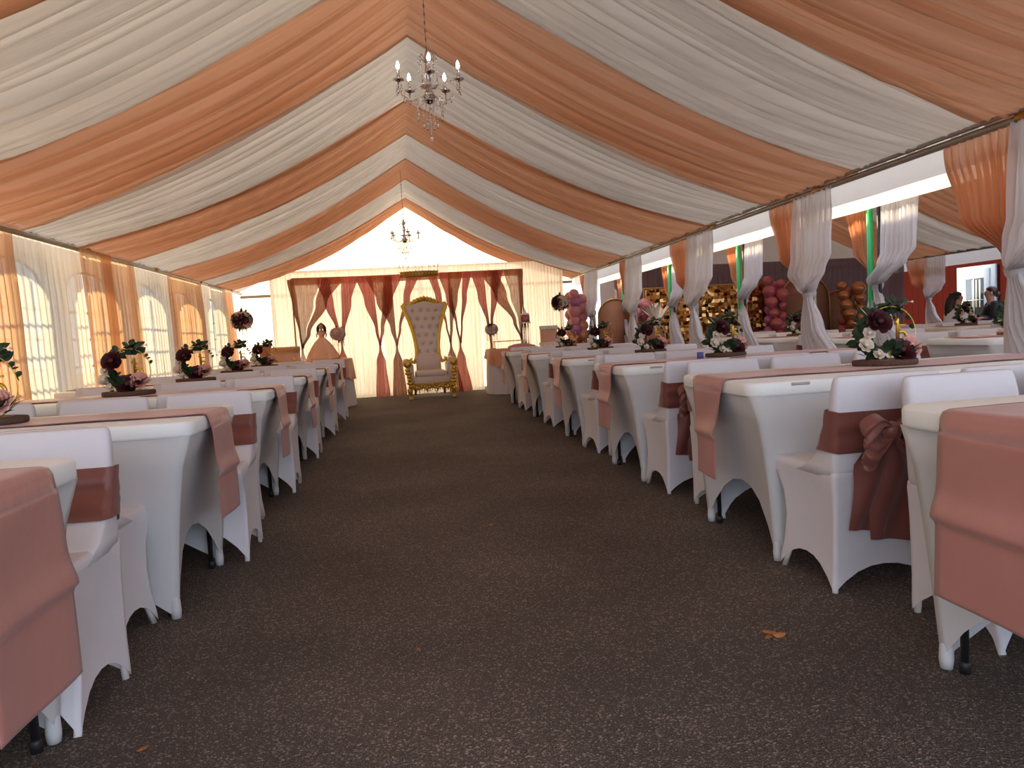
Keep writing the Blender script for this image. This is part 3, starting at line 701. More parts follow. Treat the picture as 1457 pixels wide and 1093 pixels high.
# ------------------------------------------------------------------ chandeliers
def chandelier():
    t = empty('chandelier'); t['category'] = 'chandelier'
    MB().lathe([(.004, .22), (.012, .2), (.02, .17), (.012, .14), (.018, .10), (.026, .07), (.014, .04), (.012, -.02), (.03, -.05), (.04, -.08), (.03, -.10), (.012, -.115), (.004, -.12)], 16).build('stem', 'chrome', t)
    MB().lathe([(.02, 0), (.055, .012), (.058, .02), (.02, .018)], 16, (0, 0, -.03)).build('bobeche', 'crystal', t)
    MB().ball((0, 0, -.09), .032, 12, 8).build('ball', 'black', t)
    m = MB()
    for k in range(22):
        m.tube([(.006 * cos(j * PI / 4), .004 * sin(j * PI / 4) if k % 2 else 0, .235 + k * .026 + .010 * sin(j * PI / 4)) if k % 2 == 0 else (0, .006 * cos(j * PI / 4), .235 + k * .026 + .012 * sin(j * PI / 4)) for j in range(8)], .0022, 5, closed=True)
    m.build('chain', 'chrome', t)
    rr = random.Random(3)
    for k in range(5):
        a = 2 * PI * k / 5 - PI / 2; ca, sa = cos(a), sin(a)
        P_ = [(.02, -.06), (.07, -.10), (.13, -.105), (.185, -.075), (.205, -.03), (.2, .0)]
        arm = MB().tube([(r_ * ca, r_ * sa, z) for r_, z in P_], .006, 8).build('arm', 'crystal', t)
        MB().lathe([(.012, 0), (.034, .01), (.036, .016), (.012, .012)], 14, (.2 * ca, .2 * sa, 0)).build('cup', 'chrome', arm)
        MB().lathe([(.010, .012), (.010, .075), (.006, .08)], 10, (.2 * ca, .2 * sa, 0)).build('candle', 'crystal', arm)
        MB().lathe([(.005, .078), (.011, .09), (.012, .10), (.008, .118), (.001, .132)], 10, (.2 * ca, .2 * sa, 0)).build('bulb', 'bulb', arm)
        for j in range(3):
            b = a + (j - 1) * .22; m = MB(); rr_ = .205
            x, y = rr_ * cos(b), rr_ * sin(b)
            m.ball((x, y, -.012), .006, 8, 6); m.ball((x, y, -.028), .006, 8, 6); m.lathe([(.001, -.075), (.009, -.055), (.003, -.035)], 6, (x, y, 0)); m.build('crystal_drop', 'crystal', arm)
        m = MB()
        for j in range(9):
            s = j / 8; r_ = lerp(.02, .19, s); z = lerp(.15, .02, s) - .06 * sin(PI * s); m.ball((r_ * cos(a), r_ * sin(a), z), .006, 7, 5)
        m.tube([(lerp(.02, .19, q / 8) * cos(a), lerp(.02, .19, q / 8) * sin(a), lerp(.15, .02, q / 8) - .06 * sin(PI * q / 8)) for q in range(9)], .001, 4); m.build('bead_swag', 'crystal', t)
    for k in range(12):
        a = 2 * PI * k / 12; r_ = .09 if k % 2 else .045; L = .09 if k % 2 else .15; m = MB(); x, y = r_ * cos(a), r_ * sin(a); n = int(L / .018)
        for j in range(n): m.ball((x, y, -.10 - j * .018), .006, 7, 5)
        m.lathe([(.001, -.10 - L - .03), (.011, -.10 - L - .008), (.003, -.10 - L + .01)], 6, (x, y, 0)); m.build('crystal_string', 'crystal', t)
    m = MB()
    for j in range(11): m.ball((0, 0, -.13 - j * .018), .0065, 8, 6)
    m.ball((0, 0, -.34), .014, 10, 8); m.build('crystal_string', 'crystal', t)
    m = MB()
    for k in range(8):
        a = 2 * PI * k / 8; m.tube([(.012 * cos(a), .012 * sin(a), .14), (.05 * cos(a), .05 * sin(a), .185), (.062 * cos(a), .062 * sin(a), .16)], .003, 5); m.ball((.062 * cos(a), .062 * sin(a), .145), .009, 8, 6)
    m.build('crown', 'crystal', t)
    return t
c1 = chandelier(); index(); c2 = copy_tree(c1)
c1.location = (.30, 5.4, 2.80); tag(c1, 'near crystal chandelier with five lit candle bulbs, hanging from the ridge'); c1.scale = (1.1, 1.1, 1.1)
c2.location = (.12, 10.8, 2.50); tag(c2, 'far crystal chandelier hanging before the glowing gable'); c2.rotation_euler[2] = .25
for c, zt in ((c1, 3.40 - 2.8), (c2, 3.40 - 2.5)):
    MB().tube([(0, 0, .2), (0, 0, zt / c.scale[0])], .0025, 6).build('cord', 'black', c)

# ------------------------------------------------------------------ backdrop wall at the far end
YB = 13.45
mb = MB(); mb.tube([(-2.25, YB + .12, 2.27), (3.0, YB + .12, 2.27)], .02, 8)
pt = empty('backdrop_stand', (.37, YB + .12, 0), label='white pipe stand carrying the ivory sheers behind the throne', cat='stand')
MB().tube([(-2.6, 0, 2.29), (2.6, 0, 2.29)], .018, 8).build('crossbar', 'ivory', pt)
for x in (-2.6, 0, 2.6): MB().tube([(x, 0, 0), (x, 0, 2.29)], .018, 8).build('upright', 'ivory', pt)
xs_ = [-2.24, -1.3, -.35, .55, 1.45, 2.25, 3.0]; nmz = ['leftmost', 'second from the left', 'left of the throne', 'right behind the throne', 'right of the throne', 'rightmost']
for i in range(6):
    curtain('ivory_sheer', [(2.3, xs_[i], xs_[i + 1], 0), (.0, xs_[i] + .02, xs_[i + 1] - .02, .03)], 'backsheer', 'ivory sheer backdrop panel, %s' % nmz[i], axis='x', base=YB + .03, pleats=13, amp=.014, seed=200 + i)
def xf(c): return (c - 685) / 288. + .03
ps = empty('backdrop_arch', (.18, YB - .1, 0), label='thin backdrop stand carrying the rose and bronze crossed curtains', cat='stand')
MB().tube([(-2.02, .02, 2.16), (-.2, .14, 2.15), (.5, .14, 2.15), (2.03, .02, 2.15)], .014, 8).build('crossbar', 'brass', ps)
for x in (-2.03, 2.03): MB().tube([(x, .02, 0), (x, .02, 2.16)], .014, 8).build('upright', 'brass', ps)
tag(MB().grid(lambda u, v: (lerp(-1.86, 2.22, u), YB - .115 + .05 * sin(PI * u) + .008 * sin(u * 190), lerp(2.16, 2.04, v)), 300, 3).build('backdrop_valance', 'brown_v'), 'narrow bronze glitter valance along the top of the crossed backdrop curtains', 'valance')
def swag(ca, cb, cp_, zp, mat, label, i, low=True, wlow=.16, lowside=0, dy=0):
    a0, a1, p = xf(ca), xf(cb), xf(cp_)
    s_ = .018
    rows = [(2.14, a0, a1, 0), (1.7, lerp(a0, p, .33), lerp(a1, p, .38), 0), (1.2, lerp(a0, p, .80) , lerp(a1, p, .80), 0), (zp, p - s_, p + s_, 0)]
    if low: rows += [(zp - .06, p - s_, p + s_, 0), (zp - .3, p - wlow * .42, p + wlow * .42, 0), (.01, p - wlow * .62 + lowside, p + wlow * .62 + lowside, 0)]
    curtain('backdrop_curtain', rows, mat, label, axis='x', base=YB - .14 - .035 * (i % 3) - dy, pleats=7, amp=.010, seed=300 + i, nz=44)
sw = [(465, 545, 560, .92, 'rose_v', 'rose sheer curtain, left half of the cross left of the throne', 1), (600, 688, 562, .92, 'rose_v', 'rose sheer curtain, right half of the cross left of the throne', 0),
      (515, 640, 645, .90, 'brown_v', 'bronze sheer curtain crossing down to the tie just left of the throne', 1), (715, 775, 647, .90, 'rose_v', 'rose sheer curtain tied just left of the throne', 0),
      (825, 870, 918, .90, 'rose_v', 'rose sheer curtain tied just right of the throne', 0), (925, 1000, 920, .90, 'brown_v', 'bronze sheer curtain falling to the tie just right of the throne', 1),
      (880, 930, 970, .88, 'rose_v', 'rose sheer curtain, left half of the cross right of the throne', 1), (1000, 1045, 972, .88, 'rose_v', 'rose sheer curtain, right half of the cross right of the throne', 0),
      (1045, 1110, 1128, .86, 'rose_v', 'rose sheer curtain, left half of the cross above the right side table', 1), (1150, 1210, 1130, .86, 'rose_v', 'rose sheer curtain, right half of the cross above the right side table', 0),
      (1095, 1185, 1290, .88, 'brown_v', 'bronze curtain sweeping right to the tie at the right stand pole', 0), (1215, 1315, 1292, .88, 'tan_v', 'tan mesh curtain at the right end of the backdrop', 1),
      (1290, 1318, 1294, .88, 'brown_v', 'narrow bronze curtain hanging at the right end of the backdrop', 0),
      (295, 395, 180, .94, 'brown_v', 'bronze curtain sweeping left to the tie at the left stand pole', 0), (130, 290, 178, .94, 'tan_v', 'tan mesh curtain at the left end of the backdrop', 1), (125, 160, 176, .94, 'brown_v', 'narrow bronze curtain hanging at the left end of the backdrop', 0),
      (265, 330, 372, .98, 'rose_v', 'rose sheer curtain, left half of the cross above the doll', 1), (390, 470, 374, .98, 'rose_v', 'rose sheer curtain, right half of the cross above the doll', 0)]
for i, (a, b, p_, z_, m_, lb, lo) in enumerate(sw): swag(a, b, p_, z_, m_, lb, i, bool(lo), lowside=(.05 if p_ > 900 else 0), wlow=.2)
# crown over the throne
cr = empty('hanging_crown', (.36, YB - .32, 2.08), label='wide gold crown with crystal points hung above the throne', cat='crown')
m = MB(); n = 40
m.rings([[(r_ * cos(2 * PI * k / n), .5 * r_ * sin(2 * PI * k / n), z) for k in range(n)] for r_, z in ((.325, 0), (.335, .02), (.33, .07), (.34, .085), (.325, .09), (.315, .07), (.315, .02))], False, False); m.build('band', 'brass', cr)
m = MB()
for k in range(18):
    a = 2 * PI * k / 18; x, y = .335 * cos(a), .168 * sin(a); m = MB(); m.tube([(x, y, .08), (x * 1.06, y * 1.06, .2)], .004, 5); m.ball((x * 1.06, y * 1.06, .205), .012, 8, 6); m.build('crystal_point', 'crystal', cr)
m = MB()
for k in range(36):
    a = 2 * PI * k / 36; m.ball((.337 * cos(a), .17 * sin(a), .045), .014, 8, 6)
m.build('jewels', 'gold', cr)
m = MB(); m.tube([(-.2, 0, .09), (-.2, .1, ZR - 2.3)], .002, 4); m.tube([(.2, 0, .09), (.2, .1, ZR - 2.3)], .002, 4); m.build('wires', 'steel', cr)

# ------------------------------------------------------------------ throne
th = empty('throne_chair', (.42, 12.42, 0), R(2), label='tall cream tufted throne with carved gold frame, at the far end of the aisle', cat='throne')
prof = [(.62, .215), (.70, .19), (.82, .185), (.95, .195), (1.08, .215), (1.2, .245), (1.32, .28), (1.42, .315), (1.5, .35), (1.56, .375)]
def hw(z): return keys(prof, z)
def yb(z): return .32 + .16 * (z - .45)
out = [(hw(z), z) for z in [.62 + .94 * k / 24 for k in range(25)]] + [(.33, 1.575), (.27, 1.575), (.2, 1.59), (.1, 1.62), (0, 1.635)]
full = out + [(-x, z) for x, z in reversed(out[:-1])]
m = MB()
def bk(u, v):
    z = lerp(.50, 1.56, u); x = (v - .5) * 2 * hw(z) * .97; ztop = z + (.07 * (1 - abs(2 * v - 1)) if u > .9 else 0) * (u - .9) * 10
    row = ztop / .14; col = x / .135 + .5 * (int(row) % 2)
    dimple = -.028 * math.exp(-(((row % 1) - .5) ** 2 * 16 + ((col % 1) - .5) ** 2 * 16)) if u < .97 else 0
    return (x, yb(z) - .05 - dimple - .03 * (1 - (2 * v - 1) ** 2), ztop)
m.grid(bk, 90, 60); m.build('backrest', 'cream', th)
m = MB(); m.rings([[(x, yb(z) + .015, z) for x, z in full], [(x, yb(z) - .02, z) for x, z in full]]); m.build('back_panel', 'cream', th)
buttons = MB()
for r_ in range(4, 11):
    z = (r_ + .5) * .14; off = .5 * (r_ % 2)
    for c_ in range(-5, 6):
        x = (c_ + .5 - off) * .135
        if abs(x) < hw(z) * .85 and z < 1.55: buttons.ball((x, yb(z) - .058, z), .013, 8, 6)
buttons.build('buttons', 'pewter', th)
m = MB(); P_ = [(x, yb(z) - .03, z) for x, z in full]; m.tube(P_, .034, 8)
for sx in (-1, 1): m.tube([(sx * .2, yb(.62) - .03, .62), (sx * .24, yb(.6) - .03, .60), (sx * .29, yb(.6) - .04, .62), (sx * .30, yb(.6) - .04, .655), (sx * .27, yb(.6) - .04, .67)], [.03, .03, .028, .022, .016], 8)
m.build('back_frame', 'goldleaf', th)
m = MB(); yc = yb(1.6) - .05
for k in range(-4, 5):
    x = k * .055; zt = 1.62 + .10 * cos(k * .33); m.ball((x, yc, zt - .04), (.04, .024, .045), 10, 8)
    m.tube([(x, yc - .015, zt - .05), (x + .02, yc - .02, zt - .01), (x + .035, yc - .02, zt - .03), (x + .022, yc - .02, zt - .045)], .009, 6)
m.lathe([(.02, 0), (.038, .02), (.03, .045), (.006, .07)], 10, (0, yc, 1.665))
for sx in (-1, 1): m.tube([(sx * .36, yb(1.56) - .03, 1.52), (sx * .385, yb(1.56) - .03, 1.56), (sx * .36, yb(1.56) - .03, 1.60), (sx * .3, yc, 1.59)], .022, 8)
m.build('crest', 'goldleaf', th)
MB().box((0, .08, .29), (.60, .62, .18), bev=.03).build('seat_base', 'cream', th)
MB().box((0, .05, .41), (.50, .56, .11), bev=.045).build('seat_cushion', 'cream', th)
m = MB(); m.box((0, .30, .57), (.42, .12, .30), bev=.05); m.build('lumbar_cushion', 'cream', th)
for sx in (-1, 1):
    m = MB(); m.box((sx * .33, .08, .43), (.10, .60, .32), bev=.03)
    a = m.build('armrest', 'cream', th)
    m = MB(); m.tube([(sx * .375, -.2, .60), (sx * .375, .35, .60)], .075, 14); m.build('arm_roll', 'cream', a)
    m = MB(); m.ball((sx * .375, -.215, .595), (.062, .03, .062), 14, 8); m.tube([(sx * .375 + .05 * cos(t_ * .5) * (1 - t_ / 16), -.24, .595 + .05 * sin(t_ * .5) * (1 - t_ / 16)) for t_ in range(14)], .012, 6)
    for k in range(6):
        z = .50 - k * .055; w = .045 + .012 * sin(k * 1.9); m.ball((sx * (.385 - .008 * k), -.235, z), (w, .03, .036), 10, 8)
        m.tube([(sx * (.36 - .006 * k), -.26, z - .02), (sx * (.40 - .006 * k), -.265, z), (sx * (.37 - .006 * k), -.26, z + .022)], .01, 6)
    m.build('arm_carving', 'goldleaf', th)
m = MB()
for k in range(15):
    x = -.30 + k * .043; z = .20 + .018 * cos(k * .9 * 2); m.ball((x, -.25, z), (.03, .02, .034 + .01 * (k % 2)), 8, 6)
    m.tube([(x - .02, -.262, .25), (x, -.268, .235), (x + .02, -.262, .25)], .008, 6); m.ball((x, -.255, z - .04 - .012 * abs(sin(k * .7))), (.014, .012, .016), 8, 6)
m.box((0, -.235, .262), (.62, .03, .02)); m.build('apron_carving', 'goldleaf', th)
for sx in (-1, 1):
    l = MB().lathe([(.03, .0), (.034, .02), (.022, .04), (.02, .07), (.04, .12), (.05, .17), (.04, .2)], 12, (sx * .36, -.21, 0)).build('leg', 'goldleaf', th)
    MB().lathe([(.02, .04), (.017, .15), (.03, .26)], 10, (sx * .25, .33, 0)).build('leg', 'brass', th)

# ------------------------------------------------------------------ side tables at the far end
def flower_ball(mb_sets, c, r, n, seed, squash=.8):
    rr = random.Random(seed)
    for k in range(n):
        z = 1 - 2 * (k + .5) / n; a = k * 2.399963; q = math.sqrt(1 - z * z); p = Vector((q * cos(a), q * sin(a), z * squash)) * r
        nrm = p.normalized(); T = Matrix.Translation(Vector(c) + p * .85) @ nrm.to_track_quat('Z', 'Y').to_matrix().to_4x4()
        mbx = mb_sets[rr.choice(list(mb_sets))]; g = rose_mb(r * .27, k, T); mbx.add(g.v, g.f)
def flowers(parent, c, r, n, seed, cols, squash=.8):
    sets = {k: MB() for k in cols}; flower_ball(sets, c, r, n, seed, squash)
    for k, v in sets.items():
        if v.v: v.build({'burg': 'burgundy_roses', 'pink': 'pink_roses', 'ivp': 'ivory_roses', 'leaf': 'greenery'}[k], k, parent)
    lf = MB(); rr = random.Random(seed + 9)
    for k in range(n):
        d_ = Vector((rr.gauss(0, 1), rr.gauss(0, 1), rr.gauss(0, squash))).normalized(); T = Matrix.Translation(Vector(c) + d_ * r * .7) @ d_.to_track_quat('Y', 'Z').to_matrix().to_4x4(); leaf_grid(lf, T, r * .6, r * .13)
    lf.build('leaves', 'leaf', parent)
def round_table(x, y, r, label, drape_mat, h=.75):
    t = empty('skirted_table', (x, y, 0), label=label, cat='table'); m = MB(); n = 96
    RR = []
    for z, q in ((.0, 1.06), (.3, 1.03), (.6, 1.0), (h - .02, .99), (h, .97)):
        RR.append([(r * q * (1 + .035 * sin(k / n * 2 * PI * 15) * (1 - z / h)) * cos(2 * PI * k / n), r * q * (1 + .035 * sin(k / n * 2 * PI * 15) * (1 - z / h)) * sin(2 * PI * k / n), z) for k in range(n)])
    m.rings(RR, False, True); m.build('tablecloth', drape_mat, t); 
    MB().lathe([(r * .95, h - .04), (r * .95, h - .005)], 32).build('table_top', 'ivory', t); return t
round_table(-1.25, 12.1, .42, 'round side table with white skirt left of the throne, carrying the doll', 'spandex')
round_table(1.82, 12.55, .42, 'round side table with white skirt right of the throne', 'spandex')
def overlay(x, y, r, label, a0, a1, L, mat, h=.753, seed=0):
    m = MB(); rr = random.Random(seed)
    def fn(u, v):
        a = lerp(a0, a1, v); rad = u * 1.0
        if u < .5: q = r * u * 2 * 1.0; z = h
        else:
            q = r * (1.03 + .10 * (u - .5)) + .02 * sin(v * 38) * (u - .5) * 2; z = h - (u - .5) * 2 * L * (.75 + .25 * sin(v * 9 + seed))
        return (x + q * cos(a), y + q * sin(a), z + .002)
    m.grid(fn, 16, 70); o = m.build('table_overlay', mat); return tag(o, label, 'tablecloth')
M['peachsat'] = satin('peach_crinkled_satin', (.62, .27, .14), (.72, .38, .24), .35)
overlay(-1.25, 12.1, .42, 'crinkled peach satin overlay hanging off the left side table under the doll', -3.0, 1.3, .34, 'peachsat', seed=2)
overlay(1.82, 12.55, .42, 'crinkled peach satin overlay hanging off the right side table', 2.4, 5.6, .30, 'peachsat', seed=3)
# doll in ball gown
dl = empty('ball_gown_doll', (-1.27, 12.1, .757), label='dark haired doll in a peach tulle ball gown on the left side table', cat='doll')
m = MB(); n = 60; RR = []
for z, r_ in ((0, .26), (.05, .245), (.12, .21), (.2, .165), (.28, .11), (.33, .06), (.36, .038)):
    RR.append([(r_ * (1 + .05 * sin(k / n * 2 * PI * 11 + z * 9)) * cos(2 * PI * k / n), r_ * (1 + .05 * sin(k / n * 2 * PI * 11 + z * 9)) * sin(2 * PI * k / n), z) for k in range(n)])
m.rings(RR); m.build('gown', 'tulle', dl)
m = MB(); m.lathe([(.036, .35), (.042, .38), (.05, .42), (.045, .45), (.02, .465), (.016, .485), (.02, .49)], 14)
for sx in (-1, 1): m.tube([(sx * .045, 0, .44), (sx * .075, -.01, .40), (sx * .07, -.05, .36)], [.014, .012, .009], 8)
m.ball((0, -.006, .52), (.034, .037, .045), 14, 10); m.build('figure', 'skin', dl)
MB().lathe([(.037, .35), (.045, .38), (.053, .42), (.05, .44)], 14, caps=False).build('bodice', 'peachp', dl)
m = MB(); m.ball((0, .012, .535), (.045, .042, .045), 12, 8)
for sx in (-1, 1): m.tube([(sx * .03, .01, .55), (sx * .052, .01, .50), (sx * .055, .015, .44), (sx * .045, .02, .40)], [.02, .026, .022, .008], 8)
m.build('hair', 'hair', dl); m = MB(); m.tube([(.03 * cos(R(a)), -.02, .572 + .012 * sin(R(a))) for a in range(0, 181, 20)], .003, 5); m.build('tiara', 'gold', dl)
# low crystal stand with flowers beside the doll
def flower_stand(loc, h, r, cols, n, seed, label, crystals=True, base=.06, mat='gold'):
    t = empty('flower_stand', loc, label=label, cat='flower stand'); m = MB(); m.lathe([(base, 0), (base, .008), (.01, .016)], 18); m.tube([(0, 0, .01), (0, 0, h)], .005, 8)
    m.build('stand', mat, t); MB().lathe([(.01, h - .005), (r * .8, h), (r * .8, h + .006)], 20).build('plate', mat, t)
    if crystals:
        m = MB()
        for k in range(14):
            a = 2 * PI * k / 14
            for j in range(6): m.ball((r * .78 * cos(a), r * .78 * sin(a), h - .015 - .022 * j), .005, 6, 5)
            m.tube([(r * .78 * cos(a), r * .78 * sin(a), h), (r * .78 * cos(a), r * .78 * sin(a), h - .13)], .001, 4)
        m.tube([(r * .78 * cos(2 * PI * q / 28), r * .78 * sin(2 * PI * q / 28), h - .003) for q in range(28)], .002, 4, closed=True); m.build('crystal_fringe', 'crystal', t)
    flowers(t, (0, 0, h + r * .55), r, n, seed, cols); return t
flower_stand((-1.02, 12.12, .757), .33, .12, ['ivp', 'pink', 'ivp'], 40, 3, 'low flower stand with ivory and blush roses beside the doll')
flower_stand((1.50, 12.5, .757), .27, .11, ['ivp', 'pink', 'ivp', 'leaf'], 38, 5, 'low flower stand with ivory roses on the right side table')
flower_stand((-2.52, 12.35, 0), 1.36, .17, ['ivp', 'pink', 'ivp', 'pink', 'burg'], 60, 7, 'tall crystal flower stand by the far end of the left wall', True, .14, 'ivory')
flower_stand((2.72, 12.55, 0), 1.40, .15, ['burg', 'pink', 'burg', 'ivp'], 60, 9, 'tall gold flower stand with burgundy and pink roses by the balloons', False, .14)
# gold tray stand on right side table
t = empty('tray_stand', (1.75, 12.35, .757), label='small gold tray stand with glass shelf on the right side table', cat='tray')
m = MB()
for sx in (-1, 1): 
    for sy in (-1, 1): m.tube([(sx * .24, sy * .09, 0), (sx * .24, sy * .09, .13)], .006, 6)
m.tube([(-.26, -.1, .12), (.26, -.1, .12), (.26, .1, .12), (-.26, .1, .12)], .008, 6, closed=True); m.build('frame', 'gold', t); MB().box((0, 0, .125), (.48, .18, .006)).build('glass_shelf', 'crystal', t)
# peach card chest
t = empty('card_chest', (-1.72, 11.3, .765), .1, label='peach keepsake chest with banded lid left of the doll', cat='box')
t2 = empty('display_table', (-1.85, 11.35, 0), label='narrow white covered display table holding the keepsake chest', cat='table')
MB().box((0, 0, .72), (.9, .6, .05), bev=.02).build('table_top', 'topper', t2)
m = MB(); RR = [[(x * q, y * q, z) for x, y in m.rrect(.44, .29, .03, 4)] for z, q in ((0.0, 1.04), (.4, 1.0), (.70, .99))]; m.rings(RR, False, False); m.build('skirt', 'spandex', t2)
t.location[2] = .747
MB().box((0, 0, .085), (.40, .26, .17), bev=.01).build('body', 'peachp', t)
m = MB(); m.rings([[(x, .135 * cos(R(a)), .172 + .075 * sin(R(a))) for a in range(0, 181, 15)] for x in (-.205, .205)], True, True); l = m.build('lid', 'peachp', t)
m = MB(); [m.box((0, -.138 + .002, z), (.41, .008, .012)) for z in (.165, .195, .22)]; m.build('gold_bands', 'gold', l)
for x in (-.12, .12): MB().ball((x, -.135, .06), (.03, .012, .03), 8, 6).build('rosette', 'gold', t)
t = empty('peach_ruffle', (-1.98, 11.12, .747), label='crumpled peach tulle heap left of the keepsake chest', cat='fabric')
m = MB(); n = 40; m.rings([[(r_ * (1 + .2 * sin(k * .9 + z * 40)) * cos(2 * PI * k / n), .6 * r_ * (1 + .2 * sin(k * .9 + z * 40)) * sin(2 * PI * k / n), z) for k in range(n)] for z, r_ in ((0, .16), (.04, .15), (.09, .10), (.12, .05), (.13, .01))]); m.build('fabric', 'tulle', t)
# brown box and white chest near tall left stand
t = empty('white_plinth', (-2.28, 12.9, 0), label='white covered plinth at the far left, carrying a brown box', cat='plinth'); m = MB(); m.rings([[(x * q, y * q, z) for x, y in m.rrect(.26, .2, .03, 4)] for z, q in ((0, 1.05), (.4, 1), (.78, .98))], False, True); m.build('cover', 'spandex', t)
t = empty('gift_box', (-2.28, 12.85, .785), .1, label='brown gift box standing on the far left plinth', cat='box'); MB().box((0, 0, .12), (.19, .14, .24), bev=.006).build('body', 'box', t); MB().box((0, 0, .245), (.2, .15, .03), bev=.006).build('lid', 'box', t)
# cake things right
t = empty('cake_pedestal', (2.06, 12.36, .757), label='glass column pedestal holding a small pink drum cake', cat='cake stand')
m = MB()
for a in range(4): m.tube([(.045 * cos(a * PI / 2), .045 * sin(a * PI / 2), .02), (.045 * cos(a * PI / 2), .045 * sin(a * PI / 2), .40)], .011, 8)
m.lathe([(.085, 0), (.085, .018)], 20); m.lathe([(.10, .40), (.10, .415)], 20); m.build('pedestal', 'crystal', t)
k_ = MB().lathe([(.078, .417), (.08, .42), (.08, .53), (.074, .54)], 24).build('cake', 'bal_r', t); m = MB(); [m.ball((.055 * cos(a), .055 * sin(a), .55), .022, 8, 6) for a in [k * PI / 4 for k in range(8)]]; m.ball((0, 0, .57), .035, 10, 8); m.lathe([(.02, .59), (.004, .66)], 8); m.build('icing', 'ivory', k_)
t = empty('tiered_cake', (2.42, 12.2, .757), label='peach square cake with scalloped ivory icing right of the cake pedestal', cat='cake')
MB().box((0, 0, .16), (.26, .2, .30), bev=.02).build('body', 'peachp', t)
for zz, w in ((.04, .30), (.315, .28)):
    m = MB(); m.box((0, 0, zz), (w, w * .78, .05), bev=.015)
    for k in range(7): m.ball((-w / 2 + w * k / 6, -w * .39, zz - .025), (.026, .016, .026), 8, 6)
    m.build('icing', 'ivp', t)
t2 = empty('display_table', (2.42, 12.3, 0), label='white covered display table right of the round side table', cat='table'); MB().box((0, -.05, .73), (.5, .5, .05), bev=.02).build('table_top', 'topper', t2)
m = MB(); m.rings([[(x * q, -.05 + y * q, z) for x, y in m.rrect(.245, .245, .03, 4)] for z, q in ((0, 1.04), (.4, 1), (.71, .99))], False, False); m.build('skirt', 'spandex', t2)
o = MB(); n = 40; o.rings([[(1.95 + r_ * 1.5 * (1 + .12 * sin(k * .9 + z * 50)) * cos(2 * PI * k / n), 12.2 + .6 * r_ * (1 + .2 * sin(k * .7)) * sin(2 * PI * k / n), .757 + z) for k in range(n)] for z, r_ in ((0, .15), (.03, .14), (.06, .08), (.07, .02))]); tag(o.build('folded_cloth', 'bal_p'), 'pink folded cloth at the foot of the cake pedestal', 'cloth')
# balloons column
t = empty('balloon_column', (3.08, 12.95, 0), label='pink to gold balloon column at the far right corner', cat='balloons'); rr = random.Random(4)
for k in range(30):
    z = .12 + k * .052; a = k * 2.1; r_ = rr.uniform(.085, .13); mt = 'bal_o' if z < .5 else ('bal_g' if z < .85 else ('bal_o' if z < 1.15 else 'bal_p'))
    mt = 'bal_m' if k % 9 == 8 and z > 1 else mt
    x, y = .11 * cos(a), .11 * sin(a)
    MB().lathe([(.002, -r_ * 1.1), (.012, -r_ * 1.08), (r_ * .55, -r_ * .75), (r_ * .93, -r_ * .25), (r_, .1 * r_), (r_ * .85, r_ * .55), (r_ * .5, r_ * .88), (.002, r_)], 18, (x, y, z)).build('balloon', mt, t)
# gold bench/tray by the balloons
t = empty('gold_console', (2.86, 13.3, 0), label='low gold console frame in front of the balloon column', cat='table'); m = MB()
for sx in (-1, 1): m.tube([(sx * .25, 0, 0), (sx * .25, 0, .85)], .01, 6)
m.box((0, 0, .86), (.6, .14, .02)); m.build('frame', 'gold', t)

# ------------------------------------------------------------------ second tent far end
t = empty('sequin_panel', (5.35, 12.4, 0), label='gold sequin shimmer panel at the far end of the second tent', cat='backdrop panel')
MB().box((0, 0, .82), (2.3, .04, 1.60)).build('sequins', 'shimmer', t, smooth=False); MB().tube([(-1.17, .03, 0), (-1.17, .03, 1.64), (1.17, .03, 1.64), (1.17, .03, 0)], .018, 8).build('frame', 'brass', t)
for i, (x, y, h, w, lb) in enumerate(((7.2, 12.5, 1.75, .95, 'tall rattan arch board right of the gold sequin panel'), (8.1, 12.9, 1.45, .7, 'smaller rattan arch board, rightmost of the two'), (3.72, 12.7, 1.5, .6, 'terracotta arch board by the left end of the gold sequin panel'))):
    t = empty('arch_board', (x, y, 0), label=lb, cat='backdrop panel'); pl = [(-w / 2, 0)] + [(w / 2 * -cos(R(a)), h - w / 2 + w / 2 * sin(R(a))) for a in range(0, 181, 12)] + [(w / 2, 0)]
    m = MB(); m.rings([[(px, -.03, pz) for px, pz in pl], [(px, .03, pz) for px, pz in pl]]); m.build('board', 'rattan' if i < 2 else 'box', t); MB().tube([(px, -.035, pz) for px, pz in pl], .015, 6).build('edging', 'brass', t)
curtain('mauve_backdrop', [(2.1, 4.0, 10.0, 0), (.02, 4.02, 9.98, .03)], 'mauve', 'mauve tulle curtain closing the far end of the second tent', axis='x', base=13.6, pleats=60, amp=.02, seed=77, nz=8)
bt = [(6.3, 12.2, 'bal_r'), (6.75, 12.15, 'bal_r'), (7.6, 12.3, 'bal_g')]
